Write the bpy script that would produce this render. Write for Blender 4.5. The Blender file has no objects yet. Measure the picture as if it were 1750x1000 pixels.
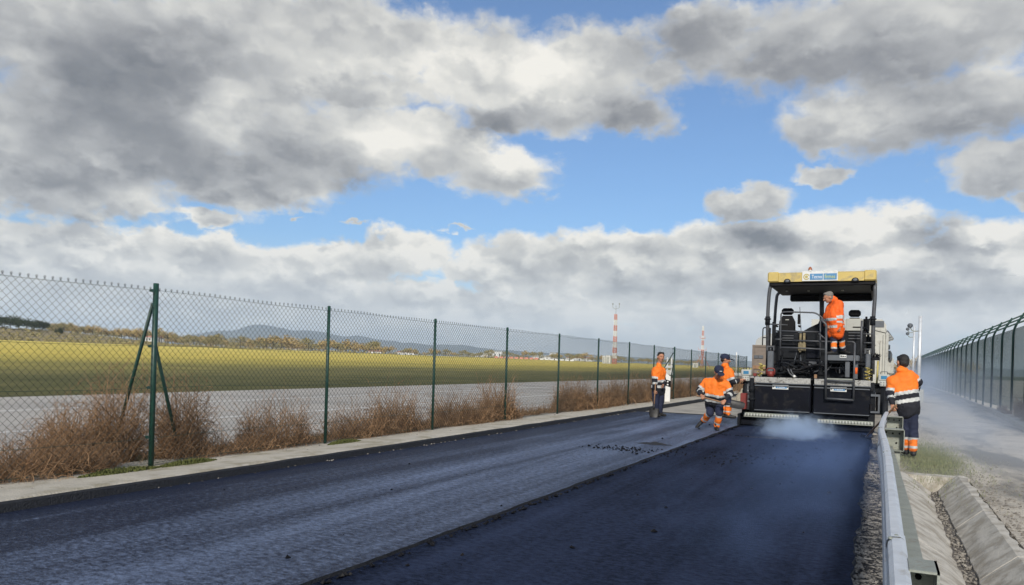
import bpy, math, random
from mathutils import Vector, noise, Matrix
random.seed(7)
R = math.radians
sc = bpy.context.scene
col = sc.collection
# ------------------------------------------------------------------ camera
FPX, IW, PPY = 1305.0, 1750.0, 617.5      # focal length, width and horizon row of the lens, in photo pixels
EYE = Vector((0, 0, 1.4))
YAW, PITCH, ROLL = R(25.85), 0.0, R(1.7)
FWD = Vector((-math.sin(YAW)*math.cos(PITCH), math.cos(YAW)*math.cos(PITCH), math.sin(PITCH)))
_r = Vector((math.cos(YAW), math.sin(YAW), 0)); _u = _r.cross(FWD)
RGT = _r*math.cos(ROLL)+_u*math.sin(ROLL); UPV = -_r*math.sin(ROLL)+_u*math.cos(ROLL)
cd = bpy.data.cameras.new('camera'); cam = bpy.data.objects.new('camera', cd); col.objects.link(cam)
cd.sensor_width = 36.0; cd.lens = 36.0*FPX/IW; cd.shift_y = (PPY-500.0)/IW; cd.clip_start = 0.05; cd.clip_end = 30000
M4 = Matrix((( RGT.x, UPV.x, -FWD.x, EYE.x), (RGT.y, UPV.y, -FWD.y, EYE.y), (RGT.z, UPV.z, -FWD.z, EYE.z), (0, 0, 0, 1)))
cam.matrix_world = M4
sc.camera = cam
def at(px, py, Y):
    """authoring aid: the point of the plane y=Y seen at photo position (px, py)"""
    d = FWD + RGT*((px-IW/2)/FPX) + UPV*((PPY-py)/FPX)
    return EYE + d*(Y/d.y)
# ------------------------------------------------------------------ world and sun
SUN_EL, SUN_AZ = R(30), R(165)      # azimuth clockwise from +Y : behind the camera
world = bpy.data.worlds.new('World'); sc.world = world; world.use_nodes = True
WT = world.node_tree; WN = WT.nodes; WN.clear()
class NT:
    def __init__(s, tree): s.t = tree; s.n = tree.nodes
    def link(s, a, b): s.t.links.new(a, b)
    def put(s, node, k, v):
        if v is None: return
        if isinstance(v, bpy.types.NodeSocket): s.link(v, node.inputs[k])
        else: node.inputs[k].default_value = v
    def math(s, op, a, b=None, c=None, clamp=False):
        n = s.n.new('ShaderNodeMath'); n.operation = op; n.use_clamp = clamp
        s.put(n, 0, a); s.put(n, 1, b); s.put(n, 2, c); return n.outputs[0]
    def vec(s, op, a, b=None, c=None, out=0):
        n = s.n.new('ShaderNodeVectorMath'); n.operation = op
        s.put(n, 0, a); s.put(n, 1, b); s.put(n, 2, c)
        return n.outputs['Value'] if op in ('LENGTH', 'DOT_PRODUCT', 'DISTANCE') else n.outputs[0]
    def noise(s, v, scale, detail=4, rough=.5, dist=0, color=False, flat2=False):
        n = s.n.new('ShaderNodeTexNoise'); n.noise_dimensions = '2D' if flat2 else '3D'; s.put(n, 'Vector', v); s.put(n, 'Scale', scale); s.put(n, 'Detail', detail)
        s.put(n, 'Roughness', rough); s.put(n, 'Distortion', dist); return n.outputs['Color' if color else 'Fac']
    def mix(s, f, a, b, blend='MIX'):
        n = s.n.new('ShaderNodeMix'); n.data_type = 'RGBA'; n.blend_type = blend; n.clamp_factor = True
        s.put(n, 0, f); s.put(n, 6, a); s.put(n, 7, b); return n.outputs[2]
    def remap(s, v, a, b, c=0., d=1., smooth=False):
        n = s.n.new('ShaderNodeMapRange'); n.clamp = True
        if smooth: n.interpolation_type = 'SMOOTHSTEP'
        s.put(n, 0, v); s.put(n, 1, a); s.put(n, 2, b); s.put(n, 3, c); s.put(n, 4, d); return n.outputs[0]
    def comb(s, x, y, z):
        n = s.n.new('ShaderNodeCombineXYZ'); s.put(n, 0, x); s.put(n, 1, y); s.put(n, 2, z); return n.outputs[0]
    def sep(s, v):
        n = s.n.new('ShaderNodeSeparateXYZ'); s.put(n, 0, v); return n.outputs
HAZE = 1.4e-4
w = NT(WT)
CLOUDS= [(-50.18,19.25,15.3,5.0,1.1),(-22.69,18.4,10.0,2.4,0.95),(-30.47,15.07,5.7,2.4,1),(-56.9,12.74,9.7,4.6,1.1),(-37.39,15.91,7.2,3.2,1),(-56.43,19.44,13.7,5.0,1),(-51.87,15.35,13.4,6.2,1),(-58.12,10.76,8.2,2.7,1),(-45.43,12.37,9.0,2.4,1),(-41.51,14.75,8.1,4.3,1),(-33.97,15.97,6.0,2.8,1),(-26.93,13.98,5.0,2.4,1),(-51.71,9.66,3.2,1.0,0.7),(-40.1,22.14,13.6,4.0,1),(-28.91,20.77,9.6,4.2,1),(-21.02,20.93,7.0,3.8,1),(-27.05,17.71,4.2,1.7,1),(-17.45,17.6,3.9,1.7,0.9),(-15.41,20.45,4.7,3.0,0.7),(-12.56,22.92,7.1,4.0,0.9),(-0.86,21.8,15.5,4.5,1),(2.76,17.15,10.8,3.2,1),(-3.63,16.16,4.5,1.6,1),(-6.82,20.32,6.3,2.2,0.8),(-38.33,18.96,7.1,1.9,1),(-9.14,11.78,3.7,1.5,1),(-4.05,13.72,3.0,0.9,1),(5.81,13.27,4.1,2.2,1),(7.57,11.15,1.8,1.2,0.8),(-48.22,9.4,2.8,0.9,0.8),(-30.09,9.83,2.6,0.4,0.6),(-38.03,9.53,2.5,0.4,0.5),(-42.9,9.72,0.8,0.4,0.5),(-57.04,5.77,9.6,2.8,1),(-47.95,6.55,6.8,2.0,1),(-39.62,6.71,8.3,2.3,0.9),(-34.15,7.85,4.7,1.9,1),(-24.97,7.34,8.8,2.4,1),(-18.01,7.91,7.7,2.3,1),(-8.84,8.31,7.2,2.9,1),(-2.31,8.96,5.9,2.9,1),(4.66,7.91,6.2,2.7,1),(-44.01,3.95,34.9,2.5,1),(-4.06,5.0,33.5,3.0,1),(-29.19,1.76,56.3,2.4,0.8)]
SHADES= [(-53.67,16.86,8.2,4.1,-1.15),(-45.43,12.37,9.7,2.4,-0.85),(-57.46,9.77,5.7,2.2,-0.8),(-37.25,11.46,2.5,1.3,-1.1),(-58.3,17.35,1.9,2.0,0.5),(-46.72,16.47,2.3,3.0,0.7),(-40.1,22.14,8.2,2.2,0.35),(-34.84,16.31,6.0,2.0,1.1),(-26.08,14.71,4.2,1.5,1.1),(-23.79,11.85,3.1,0.8,-0.7),(-36.45,13.16,5.1,1.0,-0.5),(-27.47,17.1,3.9,1.3,-1.0),(-17.44,17.2,3.4,1.5,-1.0),(-28.47,20.79,9.6,2.3,0.7),(-21.91,21.31,7.0,2.3,0.5),(-14.65,23.03,5.1,2.6,-0.4),(-3.74,19.67,12.4,2.5,-0.9),(-14.64,22.66,4.6,2.2,-0.5),(2.81,15.37,8.8,1.5,-0.8),(5.97,18.76,2.5,1.7,0.5),(-2.91,17.22,5.2,1.5,0.5),(-8.96,12.38,2.8,0.9,0.5),(-8.71,10.84,3.2,0.6,-0.6),(5.78,14.33,2.9,1.1,0.4),(5.53,11.87,2.2,0.9,-0.6),(-33.74,8.51,3.9,1.4,1.1),(-45.3,7.98,4.3,1.2,0.7),(-50.59,8.11,3.3,1.0,0.5),(-8.46,9.13,3.0,1.4,-1.1),(2.13,8.97,2.0,1.4,-1.1),(-1.61,10.3,5.5,1.5,1.0),(5.92,9.13,3.8,1.1,1.0),(-35.83,6.49,3.4,0.9,-0.6),(-2.27,7.78,5.9,1.4,0.5),(-16.35,9.61,6.0,1.0,0.4),(-4.06,5.0,18.8,0.8,-0.4),(4.74,5.11,6.5,0.8,-0.3),(-42.02,4.47,20.1,0.8,-0.35),(-16.23,5.79,12.8,0.8,-0.4),(-55.01,3.48,10.0,1.5,-0.2),(-54.13,8.7,4.1,0.7,-0.8),(-56.05,5.49,8.5,1.5,0.1),(1.68,6.7,2.8,0.9,-0.4)]

def build_sky():
    tc = w.n.new('ShaderNodeTexCoord'); D = w.vec('NORMALIZE', tc.outputs['Generated'])
    x, y, z = w.sep(D)
    az = w.math('MULTIPLY', w.math('ARCTAN2', x, y), 57.2958)
    el = w.math('MULTIPLY', w.math('ARCSINE', z), 57.2958)
    # perspective-like stretch: cloud detail gets flatter towards the horizon
    P0 = w.comb(az, el, 0.0)
    st = w.comb(w.math('MULTIPLY', az, 0.10), w.math('MULTIPLY', el, 0.15), 0.0)
    wa = w.noise(st, 1.1, 3, .5, color=True, flat2=True)
    wb = w.noise(st, 5.0, 5, .55, color=True, flat2=True)
    w1 = w.vec('MULTIPLY', w.vec('SUBTRACT', wa, (.5, .5, .5)), (4.6, 2.2, 0.0))
    w2 = w.vec('MULTIPLY', w.vec('SUBTRACT', wb, (.5, .5, .5)), (2.6, 2.0, 0.0))
    amp = w.remap(el, 1.0, 12.0, .5, 1.0)
    off = w.vec('MULTIPLY', w.vec('ADD', w1, w2), w.comb(amp, amp, amp))
    P = w.vec('ADD', P0, off)
    dens = None
    for (a, e, ra, re, wt) in CLOUDS:
        v = w.vec('MULTIPLY_ADD', P, (1/ra, 1/re, 0), (-a/ra, -e/re, 0))
        d = w.math('SUBTRACT', wt, w.vec('LENGTH', v))
        dens = d if dens is None else w.math('SMOOTH_MAX', dens, d, .10)
    Ps = w.vec('ADD', P0, w.vec('MULTIPLY', off, (.9, .9, 0)))
    shade = None
    for (a, e, ra, re, wt) in SHADES:
        v = w.vec('MULTIPLY_ADD', Ps, (1/ra, 1/re, 0), (-a/ra, -e/re, 0))
        g = w.math('MULTIPLY', w.remap(w.vec('LENGTH', v), 1.35, .1, 0, 1, True), wt)
        shade = g if shade is None else w.math('ADD', shade, g)
    # other parts of the sky dome: broken cloud
    gen = w.math('SUBTRACT', w.math('MULTIPLY', w.noise(D, 3.2, 7, .55, .3), 3.0), 1.3)
    inv = w.math('MULTIPLY', w.remap(az, -76., -64.), w.remap(az, 20., 8.))
    inv = w.math('MULTIPLY', inv, w.remap(el, 34., 26.))
    dens = w.math('ADD', w.math('MULTIPLY', dens, inv), w.math('MULTIPLY', gen, w.math('SUBTRACT', 1.0, inv)))
    # billows: rounded cells broken up by fine noise
    def puff(v, sc_):
        vo = w.n.new('ShaderNodeTexVoronoi'); vo.voronoi_dimensions = '2D'; vo.feature = 'SMOOTH_F1'; w.put(vo, 'Vector', v); vo.inputs['Scale'].default_value = sc_; vo.inputs['Smoothness'].default_value = .6; vo.inputs['Detail'].default_value = 1.0; vo.inputs['Roughness'].default_value = .5
        return vo.outputs['Distance']
    stw = w.vec('ADD', st, w.vec('MULTIPLY', w.vec('SUBTRACT', w.noise(st, 6.0, 4, .55, color=True, flat2=True), (.5, .5, .5)), (.30, .30, 0)))
    pf = puff(stw, 2.4)
    pf2 = puff(w.vec('ADD', stw, (.03, .09, 0)), 2.4)
    n1 = w.noise(stw, 5.0, 6, .52, flat2=True)
    n2 = w.noise(st, 1.8, 2, .5, .4, flat2=True)
    dd = w.math('ADD', dens, w.math('MULTIPLY', w.math('SUBTRACT', n1, .5), w.remap(el, 6, 13, .60, .46)))
    dd = w.math('ADD', dd, w.math('MULTIPLY', w.math('SUBTRACT', .42, pf), w.remap(el, 6, 13, .28, .20)))
    cov = w.remap(dd, -.06, w.remap(el, 4, 15, .18, .42), 0, 1, True)
    # far cumulus stay crisp, the near cloud overhead is softer
    relief = w.math('MULTIPLY', w.math('SUBTRACT', pf2, pf), w.remap(el, 6, 14, .70, .28))
    relief = w.math('ADD', relief, w.math('MULTIPLY', w.math('SUBTRACT', n1, .5), w.remap(el, 6, 14, .16, .05)))
    edge = w.remap(dd, .05, .6, .16, -.06)
    S = w.math('ADD', w.remap(el, 4, 13, .76, .60), w.math('MULTIPLY', shade, .34))
    S = w.math('ADD', S, relief); S = w.math('ADD', S, edge); S = w.math('MULTIPLY_ADD', S, 1.16, -.075)
    S = w.math('ADD', S, w.math('MULTIPLY', w.math('SUBTRACT', n2, .5), .5), clamp=True)
    ramp = w.n.new('ShaderNodeValToRGB'); w.link(S, ramp.inputs[0]); cr = ramp.color_ramp
    cr.elements[0].position = 0; cr.elements[0].color = (.155, .165, .19, 1)
    cr.elements[1].position = 1; cr.elements[1].color = (.95, .92, .85, 1)
    for p, c in ((.28, (.28, .285, .305, 1)), (.55, (.47, .475, .48, 1)), (.78, (.69, .685, .655, 1))):
        el_ = cr.elements.new(p); el_.color = c
    cloud = w.vec('SCALE', ramp.outputs[0]); cloud.node.inputs['Scale'].default_value = CLOUD_K
    sky = w.n.new('ShaderNodeTexSky'); sky.sky_type = 'NISHITA'; sky.sun_disc = False
    sky.sun_elevation = SUN_EL; sky.sun_rotation = SUN_AZ; sky.air_density = 1.0; sky.dust_density = .6; sky.ozone_density = 2.5
    blue = w.mix(1.0, sky.outputs[0], SKY_TINT, 'MULTIPLY')
    low = w.remap(el, 9.0, 1.2, .04, .66, True)             # distant cloud bank near the horizon
    bank = w.mix(w.noise(w.comb(w.math('MULTIPLY', az, .05), w.math('MULTIPLY', el, .7), 3.), 1.5, 6, .55), (5.8, 6.5, 7.4, 1), (9.0, 9.1, 9.0, 1))
    c = w.mix(cov, blue, cloud)
    c = w.mix(low, c, bank)
    bg = w.n.new('ShaderNodeBackground'); w.link(c, bg.inputs[0]); bg.inputs[1].default_value = .1
    out = w.n.new('ShaderNodeOutputWorld'); w.link(bg.outputs[0], out.inputs[0])
CLOUD_K = 10.0
SKY_TINT = (.74, 1.01, 1.27, 1)
build_sky()
sl = bpy.data.lights.new('sun', 'SUN'); sl.energy = 4.2; sl.angle = R(6); sl.color = (1, .93, .82)
so = bpy.data.objects.new('sun', sl); col.objects.link(so)
_s = Vector((math.sin(SUN_AZ)*math.cos(SUN_EL), math.cos(SUN_AZ)*math.cos(SUN_EL), math.sin(SUN_EL)))
so.rotation_euler = _s.to_track_quat('Z', 'Y').to_euler()
sc.view_settings.view_transform = 'Standard'; sc.view_settings.look = 'None'
sc.view_settings.exposure = 0.0; sc.view_settings.gamma = 1.0
try: sc.view_settings.use_curve_mapping = False
except Exception: pass
sc.render.engine = 'CYCLES'
cy = sc.cycles
cy.use_denoising = True
cy.volume_step_rate = 4.0; cy.volume_max_steps = 96
cy.max_bounces = 6; cy.volume_bounces = 1; cy.diffuse_bounces = 3; cy.glossy_bounces = 3; cy.transparent_max_bounces = 12
# ------------------------------------------------------------------ helpers
class MB:
    """gathers shapes (world coordinates), links them as ONE mesh object"""
    def __init__(s): s.v = []; s.f = []; s.mi = []; s.cur = 0; s.sm = []; s.smooth = False
    def poly(s, pts):
        b = len(s.v); s.v += [tuple(p) for p in pts]; s.f.append(tuple(range(b, b+len(pts)))); s.mi.append(s.cur); s.sm.append(s.smooth)
    def add(s, vs, fs):
        b = len(s.v); s.v += [tuple(p) for p in vs]
        for f in fs: s.f.append(tuple(b+i for i in f)); s.mi.append(s.cur); s.sm.append(s.smooth)
        return s
    def box(s, x0, x1, y0, y1, z0, z1, bev=0.0):
        if x0 > x1: x0, x1 = x1, x0
        if y0 > y1: y0, y1 = y1, y0
        if z0 > z1: z0, z1 = z1, z0
        if not bev:
            vs = [(x, y, z) for z in (z0, z1) for y in (y0, y1) for x in (x0, x1)]
            return s.add(vs, [(0, 2, 3, 1), (4, 5, 7, 6), (0, 1, 5, 4), (2, 6, 7, 3), (0, 4, 6, 2), (1, 3, 7, 5)])
        b = min(bev, (x1-x0)*.49, (y1-y0)*.49, (z1-z0)*.49)
        idx = {}; vs = []
        for ix, X in enumerate((x0, x1)):
            for iy, Y in enumerate((y0, y1)):
                for iz, Z in enumerate((z0, z1)):
                    sx, sy, sz = (1, -1)[ix]*b, (1, -1)[iy]*b, (1, -1)[iz]*b
                    for a in range(3):
                        p = [X+sx, Y+sy, Z+sz]; p[a] = (X, Y, Z)[a]; idx[(ix, iy, iz, a)] = len(vs); vs.append(p)
        fs = []
        for a in range(3):
            o1, o2 = [(1, 2), (0, 2), (0, 1)][a]
            for e in (0, 1):
                q = []
                for (i, j) in ((0, 0), (1, 0), (1, 1), (0, 1)):
                    k = [0, 0, 0]; k[a] = e; k[o1] = i; k[o2] = j; q.append(idx[(k[0], k[1], k[2], a)])
                fs.append(tuple(q))
        for a in range(3):
            o1, o2 = [(1, 2), (0, 2), (0, 1)][a]
            for i in (0, 1):
                for j in (0, 1):
                    k0 = [0, 0, 0]; k0[o1] = i; k0[o2] = j; k1 = list(k0); k1[a] = 1
                    fs.append((idx[(*k0, o1)], idx[(*k1, o1)], idx[(*k1, o2)], idx[(*k0, o2)]))
        for i in (0, 1):
            for j in (0, 1):
                for k in (0, 1): fs.append((idx[(i, j, k, 0)], idx[(i, j, k, 1)], idx[(i, j, k, 2)]))
        return s.add(vs, fs)
    def tube(s, pts, r, n=8, caps=True, smooth=True):
        pts = [Vector(p) for p in pts]; m = len(pts)
        rs = r if isinstance(r, (list, tuple)) else [r]*m
        t0 = (pts[1]-pts[0]).normalized()
        ref = Vector((0, 0, 1)) if abs(t0.z) < .9 else Vector((1, 0, 0))
        u = t0.cross(ref).normalized(); vs = []
        for i in range(m):
            a = pts[max(i-1, 0)]; c = pts[min(i+1, m-1)]; t = (c-a)
            t = t.normalized() if t.length > 1e-9 else t0
            u = (u - t*u.dot(t)); u = u.normalized() if u.length > 1e-6 else t.orthogonal().normalized()
            q = t.cross(u)
            for k in range(n):
                an = 2*math.pi*k/n + (math.pi/4 if n == 4 else 0)
                vs.append(pts[i] + (u*math.cos(an)+q*math.sin(an))*rs[i])
        fs = [(i*n+k, i*n+(k+1) % n, (i+1)*n+(k+1) % n, (i+1)*n+k) for i in range(m-1) for k in range(n)]
        if caps: fs += [tuple(range(n-1, -1, -1)), tuple(range((m-1)*n, m*n))]
        o = s.smooth; s.smooth = smooth and n > 4; s.add(vs, fs); s.smooth = o
        return s
    def ball(s, c, r, nu=12, nv=8, frame=None):
        """ellipsoid; r float or (rx,ry,rz); frame = 3 axis vectors"""
        c = Vector(c); rr = r if isinstance(r, (tuple, list)) else (r, r, r)
        X, Y, Z = frame if frame else (Vector((1, 0, 0)), Vector((0, 1, 0)), Vector((0, 0, 1)))
        vs = [c - Z*rr[2]]
        for j in range(1, nv):
            th = -math.pi/2+math.pi*j/nv
            for i in range(nu):
                ph = 2*math.pi*i/nu
                vs.append(c + X*(rr[0]*math.cos(th)*math.cos(ph)) + Y*(rr[1]*math.cos(th)*math.sin(ph)) + Z*(rr[2]*math.sin(th)))
        vs.append(c+Z*rr[2]); L = len(vs)-1; fs = []
        for i in range(nu):
            fs.append((0, 1+(i+1) % nu, 1+i)); b = 1+(nv-2)*nu; fs.append((b+i, b+(i+1) % nu, L))
            for j in range(nv-2):
                a = 1+j*nu; fs.append((a+i, a+(i+1) % nu, a+nu+(i+1) % nu, a+nu+i))
        o = s.smooth; s.smooth = True; s.add(vs, fs); s.smooth = o
        return s
    def cap(s, a, b, ra, rb=None, n=12):
        """tapered capsule"""
        rb = ra if rb is None else rb; a, b = Vector(a), Vector(b)
        s.ball(a, ra, n, 8); s.ball(b, rb, n, 8); s.tube([a, b], [ra, rb], n)
        return s
    def prism(s, outline, axis, d0, d1):
        """outline (list of 2D points) extruded along axis 0/1/2 from d0 to d1"""
        n = len(outline)
        def P(p, d): q = list(p); q.insert(axis, d); return q
        vs = [P(p, d0) for p in outline]+[P(p, d1) for p in outline]
        return s.add(vs, [tuple(range(n)), tuple(range(2*n-1, n-1, -1))]+[(i, (i+1) % n, n+(i+1) % n, n+i) for i in range(n)])
    def text(s, string, origin, h, ux=Vector((1, 0, 0)), uz=Vector((0, 0, 1)), out=Vector((0, -1, 0)), depth=.004, width=None, italic=0):
        """flat raised letters, height h, starting at origin"""
        cu = bpy.data.curves.new('t', 'FONT'); cu.body = string; cu.size = 1; cu.extrude = 0.0; cu.resolution_u = 2
        o = bpy.data.objects.new('t', cu); col.objects.link(o); dg = bpy.context.evaluated_depsgraph_get()
        me = bpy.data.meshes.new_from_object(o.evaluated_get(dg))
        xs = [v.co.x for v in me.vertices]; ys = [v.co.y for v in me.vertices]
        k = h/max(max(ys)-min(ys), 1e-6); kx = (width/(max(xs)-min(xs))) if width else k
        vs = [Vector(origin)+ux*((v.co.x-min(xs))*kx+italic*(v.co.y-min(ys))*k)+uz*((v.co.y-min(ys))*k)+out*depth for v in me.vertices]
        s.add(vs, [tuple(p.vertices) for p in me.polygons])
        bpy.data.objects.remove(o); bpy.data.curves.remove(cu); bpy.data.meshes.remove(me)
        return s
    def build(s, name, mat, parent=None, **tags):
        me = bpy.data.meshes.new(name); off = wloc(parent) if parent else Vector((0, 0, 0))
        base = off
        if parent is None and s.v and tags.get('label'):
            n = len(s.v); base = Vector((sum(v[0] for v in s.v)/n, sum(v[1] for v in s.v)/n, min(v[2] for v in s.v)))
        me.from_pydata([(v[0]-base.x, v[1]-base.y, v[2]-base.z) for v in s.v], [], s.f)
        for m in (mat if isinstance(mat, (list, tuple)) else [mat]): me.materials.append(m)
        me.polygons.foreach_set('material_index', s.mi); me.polygons.foreach_set('use_smooth', s.sm); me.update()
        o = bpy.data.objects.new(name, me); col.objects.link(o)
        if parent: o.parent = parent
        else: o.location = base
        tag(o, **tags); return o
def wloc(o):
    v = Vector((0, 0, 0))
    while o is not None: v += o.location; o = o.parent
    return v
def tag(o, label=None, cat=None, group=None, kind=None):
    if label: o['label'] = label
    if cat: o['category'] = cat
    if group: o['group'] = group
    if kind: o['kind'] = kind
def thing(name, loc, label, cat, group=None):
    o = bpy.data.objects.new(name, None); col.objects.link(o); o.location = loc; o.empty_display_size = .2
    tag(o, label, cat, group); return o
def copy_tree(o, parent=None):
    c = o.copy(); col.objects.link(c)
    if parent: c.parent = parent
    for ch in list(o.children): copy_tree(ch, c)
    return c
def arc(p0, p1, p2, n=6):
    p0, p1, p2 = Vector(p0), Vector(p1), Vector(p2)
    return [p0*(1-t)**2+p1*2*t*(1-t)+p2*t*t for t in [i/n for i in range(n+1)]]
def rbend(pts, r=.12, n=5):
    """rounds the corners of a polyline"""
    pts = [Vector(p) for p in pts]; out = [pts[0]]
    for i in range(1, len(pts)-1):
        a, b, c = pts[i-1], pts[i], pts[i+1]; k = min(r, (a-b).length*.45, (c-b).length*.45)
        out += arc(b+(a-b).normalized()*k, b, b+(c-b).normalized()*k, n)
    return out+[pts[-1]]
# ------------------------------------------------------------------ materials
def mat(name, c, rough=.7, metal=0., var=.18, vs=6., bump=.0, bs=40., c2=None, spec=.5, coord='Object', dirt=None, ds=3., coat=0., dthr=.52):
    m = bpy.data.materials.new(name); m.use_nodes = True; t = NT(m.node_tree); b = t.n['Principled BSDF']
    tc = t.n.new('ShaderNodeTexCoord'); P = tc.outputs[coord]
    n = t.noise(P, vs, 6, .6)
    c2 = c2 or tuple(x*(1-var) for x in c)
    c1 = c if c2 != c else c
    k = t.mix(t.remap(n, .3, .7), (*c1, 1), (*c2, 1))
    if dirt:
        k = t.mix(t.remap(t.noise(P, ds, 8, .65, .3), dthr, dthr+.14), k, (*dirt, 1))
    t.link(k, b.inputs['Base Color']); b.inputs['Roughness'].default_value = rough; b.inputs['Metallic'].default_value = metal
    b.inputs['Specular IOR Level'].default_value = spec
    if coat: b.inputs['Coat Weight'].default_value = coat
    if bump:
        bn = t.n.new('ShaderNodeBump'); bn.inputs['Strength'].default_value = bump; bn.inputs['Distance'].default_value = .02
        t.link(t.noise(P, bs, 5, .6), bn.inputs['Height']); t.link(bn.outputs[0], b.inputs['Normal'])
    return m
MT = dict(
 green=mat('fence_green', (.010, .055, .04), .45, var=.4, vs=20, dirt=(.05, .06, .04), ds=15, dthr=.6),
 wire=mat('wire_green', (.009, .016, .014), .6, var=.3),
 panelgreen=mat('panel_green', (.010, .055, .042), .6, var=.3),
 galv=mat('galvanised_steel', (.66, .69, .72), .45, .3, var=.22, vs=9, bump=.15, bs=60, dirt=(.40, .38, .34), ds=7, dthr=.56),
 galvdull=mat('weathered_steel', (.30, .32, .28), .6, .25, var=.25, vs=10, bump=.3, dirt=(.19, .13, .085), ds=9, dthr=.58),
 concrete=mat('concrete', (.56, .53, .47), .9, var=.28, vs=5, bump=.6, bs=60, dirt=(.33, .30, .25), ds=5, dthr=.46, coord='Object'),
 dark=mat('dark_grey_paint', (.012, .014, .018), .65, spec=.15, var=.4, vs=7, dirt=(.06, .052, .045), ds=6, dthr=.60, bump=.08),
 panel=mat('screed_panel', (.007, .0085, .014), .6, var=.4, vs=3, spec=.08, dirt=(.022, .021, .021), ds=4, dthr=.55),
 tubeg=mat('rail_grey', (.085, .09, .10), .45, .2, var=.3, vs=15, dirt=(.05, .05, .05), ds=10, dthr=.55),
 black=mat('black_rubber', (.005, .005, .007), .6, var=.4, vs=12, spec=.2),
 yellow=mat('yellow_panel', (.54, .41, .125), .42, var=.1, vs=4, dirt=(.33, .27, .14), ds=5, dthr=.52),
 yellow2=mat('yellow_bright', (.48, .40, .13), .6, var=.3, vs=20),
 tread=mat('checker_plate', (.42, .42, .40), .5, .3, var=.35, vs=25, bump=.5, bs=90, dirt=(.12, .11, .10), ds=14, dthr=.5),
 cabinet=mat('light_cabinet', (.42, .43, .40), .5, var=.12, vs=6, dirt=(.3, .29, .25), ds=8, dthr=.6),
 greybox=mat('mid_grey_paint', (.10, .112, .13), .5, var=.25, vs=8, dirt=(.07, .07, .07), ds=12, dthr=.56),
 white=mat('white_paint', (.72, .72, .70), .5, var=.1, dirt=(.42, .40, .36), ds=5, dthr=.6),
 truckw=mat('truck_white', (.50, .50, .46), .5, var=.14, vs=2, dirt=(.27, .25, .22), ds=2.5, dthr=.55),
 brown=mat('brown_body', (.20, .16, .13), .6, var=.2, dirt=(.12, .10, .09), ds=3),
 tarp=mat('tarp', (.42, .43, .42), .7, var=.15),
 glass=mat('dark_glass', (.03, .04, .05), .08, var=.1),
 red=mat('red_paint', (.20, .028, .022), .5, var=.3, dirt=(.12, .03, .03), ds=12),
 redmast=mat('mast_red', (.60, .25, .19), .6, var=.15),
 orange=mat('hi_vis_orange', (.93, .20, .012), .75, var=.25, vs=7, bump=.5, bs=9, dirt=(.62, .13, .02), ds=9, dthr=.60),
 orange2=mat('hi_vis_orange_deep', (.90, .13, .008), .75, var=.3, vs=7, bump=.5, bs=9, dirt=(.50, .07, .01), ds=8, dthr=.58),
 navy=mat('navy_cloth', (.012, .018, .050), .85, var=.4, vs=6, bump=.3, bs=18),
 navyd=mat('navy_dark_cloth', (.009, .010, .018), .85, var=.4, vs=6, bump=.3, bs=18),
 band=mat('reflective_band', (.50, .51, .50), .5, var=.2, vs=20),
 skin=mat('skin', (.42, .20, .12), .55, var=.15, vs=8),
 lips=mat('lips', (.22, .07, .05), .5), eye=mat('eye_dark', (.03, .02, .015), .3),
 hair=mat('dark_hair', (.012, .010, .009), .6, var=.5, vs=40, bump=.6, bs=80),
 boot=mat('boot_black', (.014, .013, .013), .6, var=.4),
 wood=mat('wood_handle', (.30, .17, .09), .65, var=.35, vs=12),
 signblue=mat('sign_blue', (.07, .22, .42), .45, var=.08), signtext=mat('sign_text_white', (.78, .80, .82), .5),
 signyel=mat('sign_text_yellow', (.55, .60, .16), .5), signwhite=mat('sign_white', (.66, .67, .66), .45, var=.1, dirt=(.45, .45, .42)),
 screen=mat('lcd_blue', (.05, .20, .36), .25, var=.2),
 amber=mat('amber_lens', (.30, .10, .04), .2, var=.1),
 tan=mat('earth_heap', (.36, .32, .25), .95, var=.3, vs=5, bump=.8, bs=12),
)
def flat(c): return (*c, 1)
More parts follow.
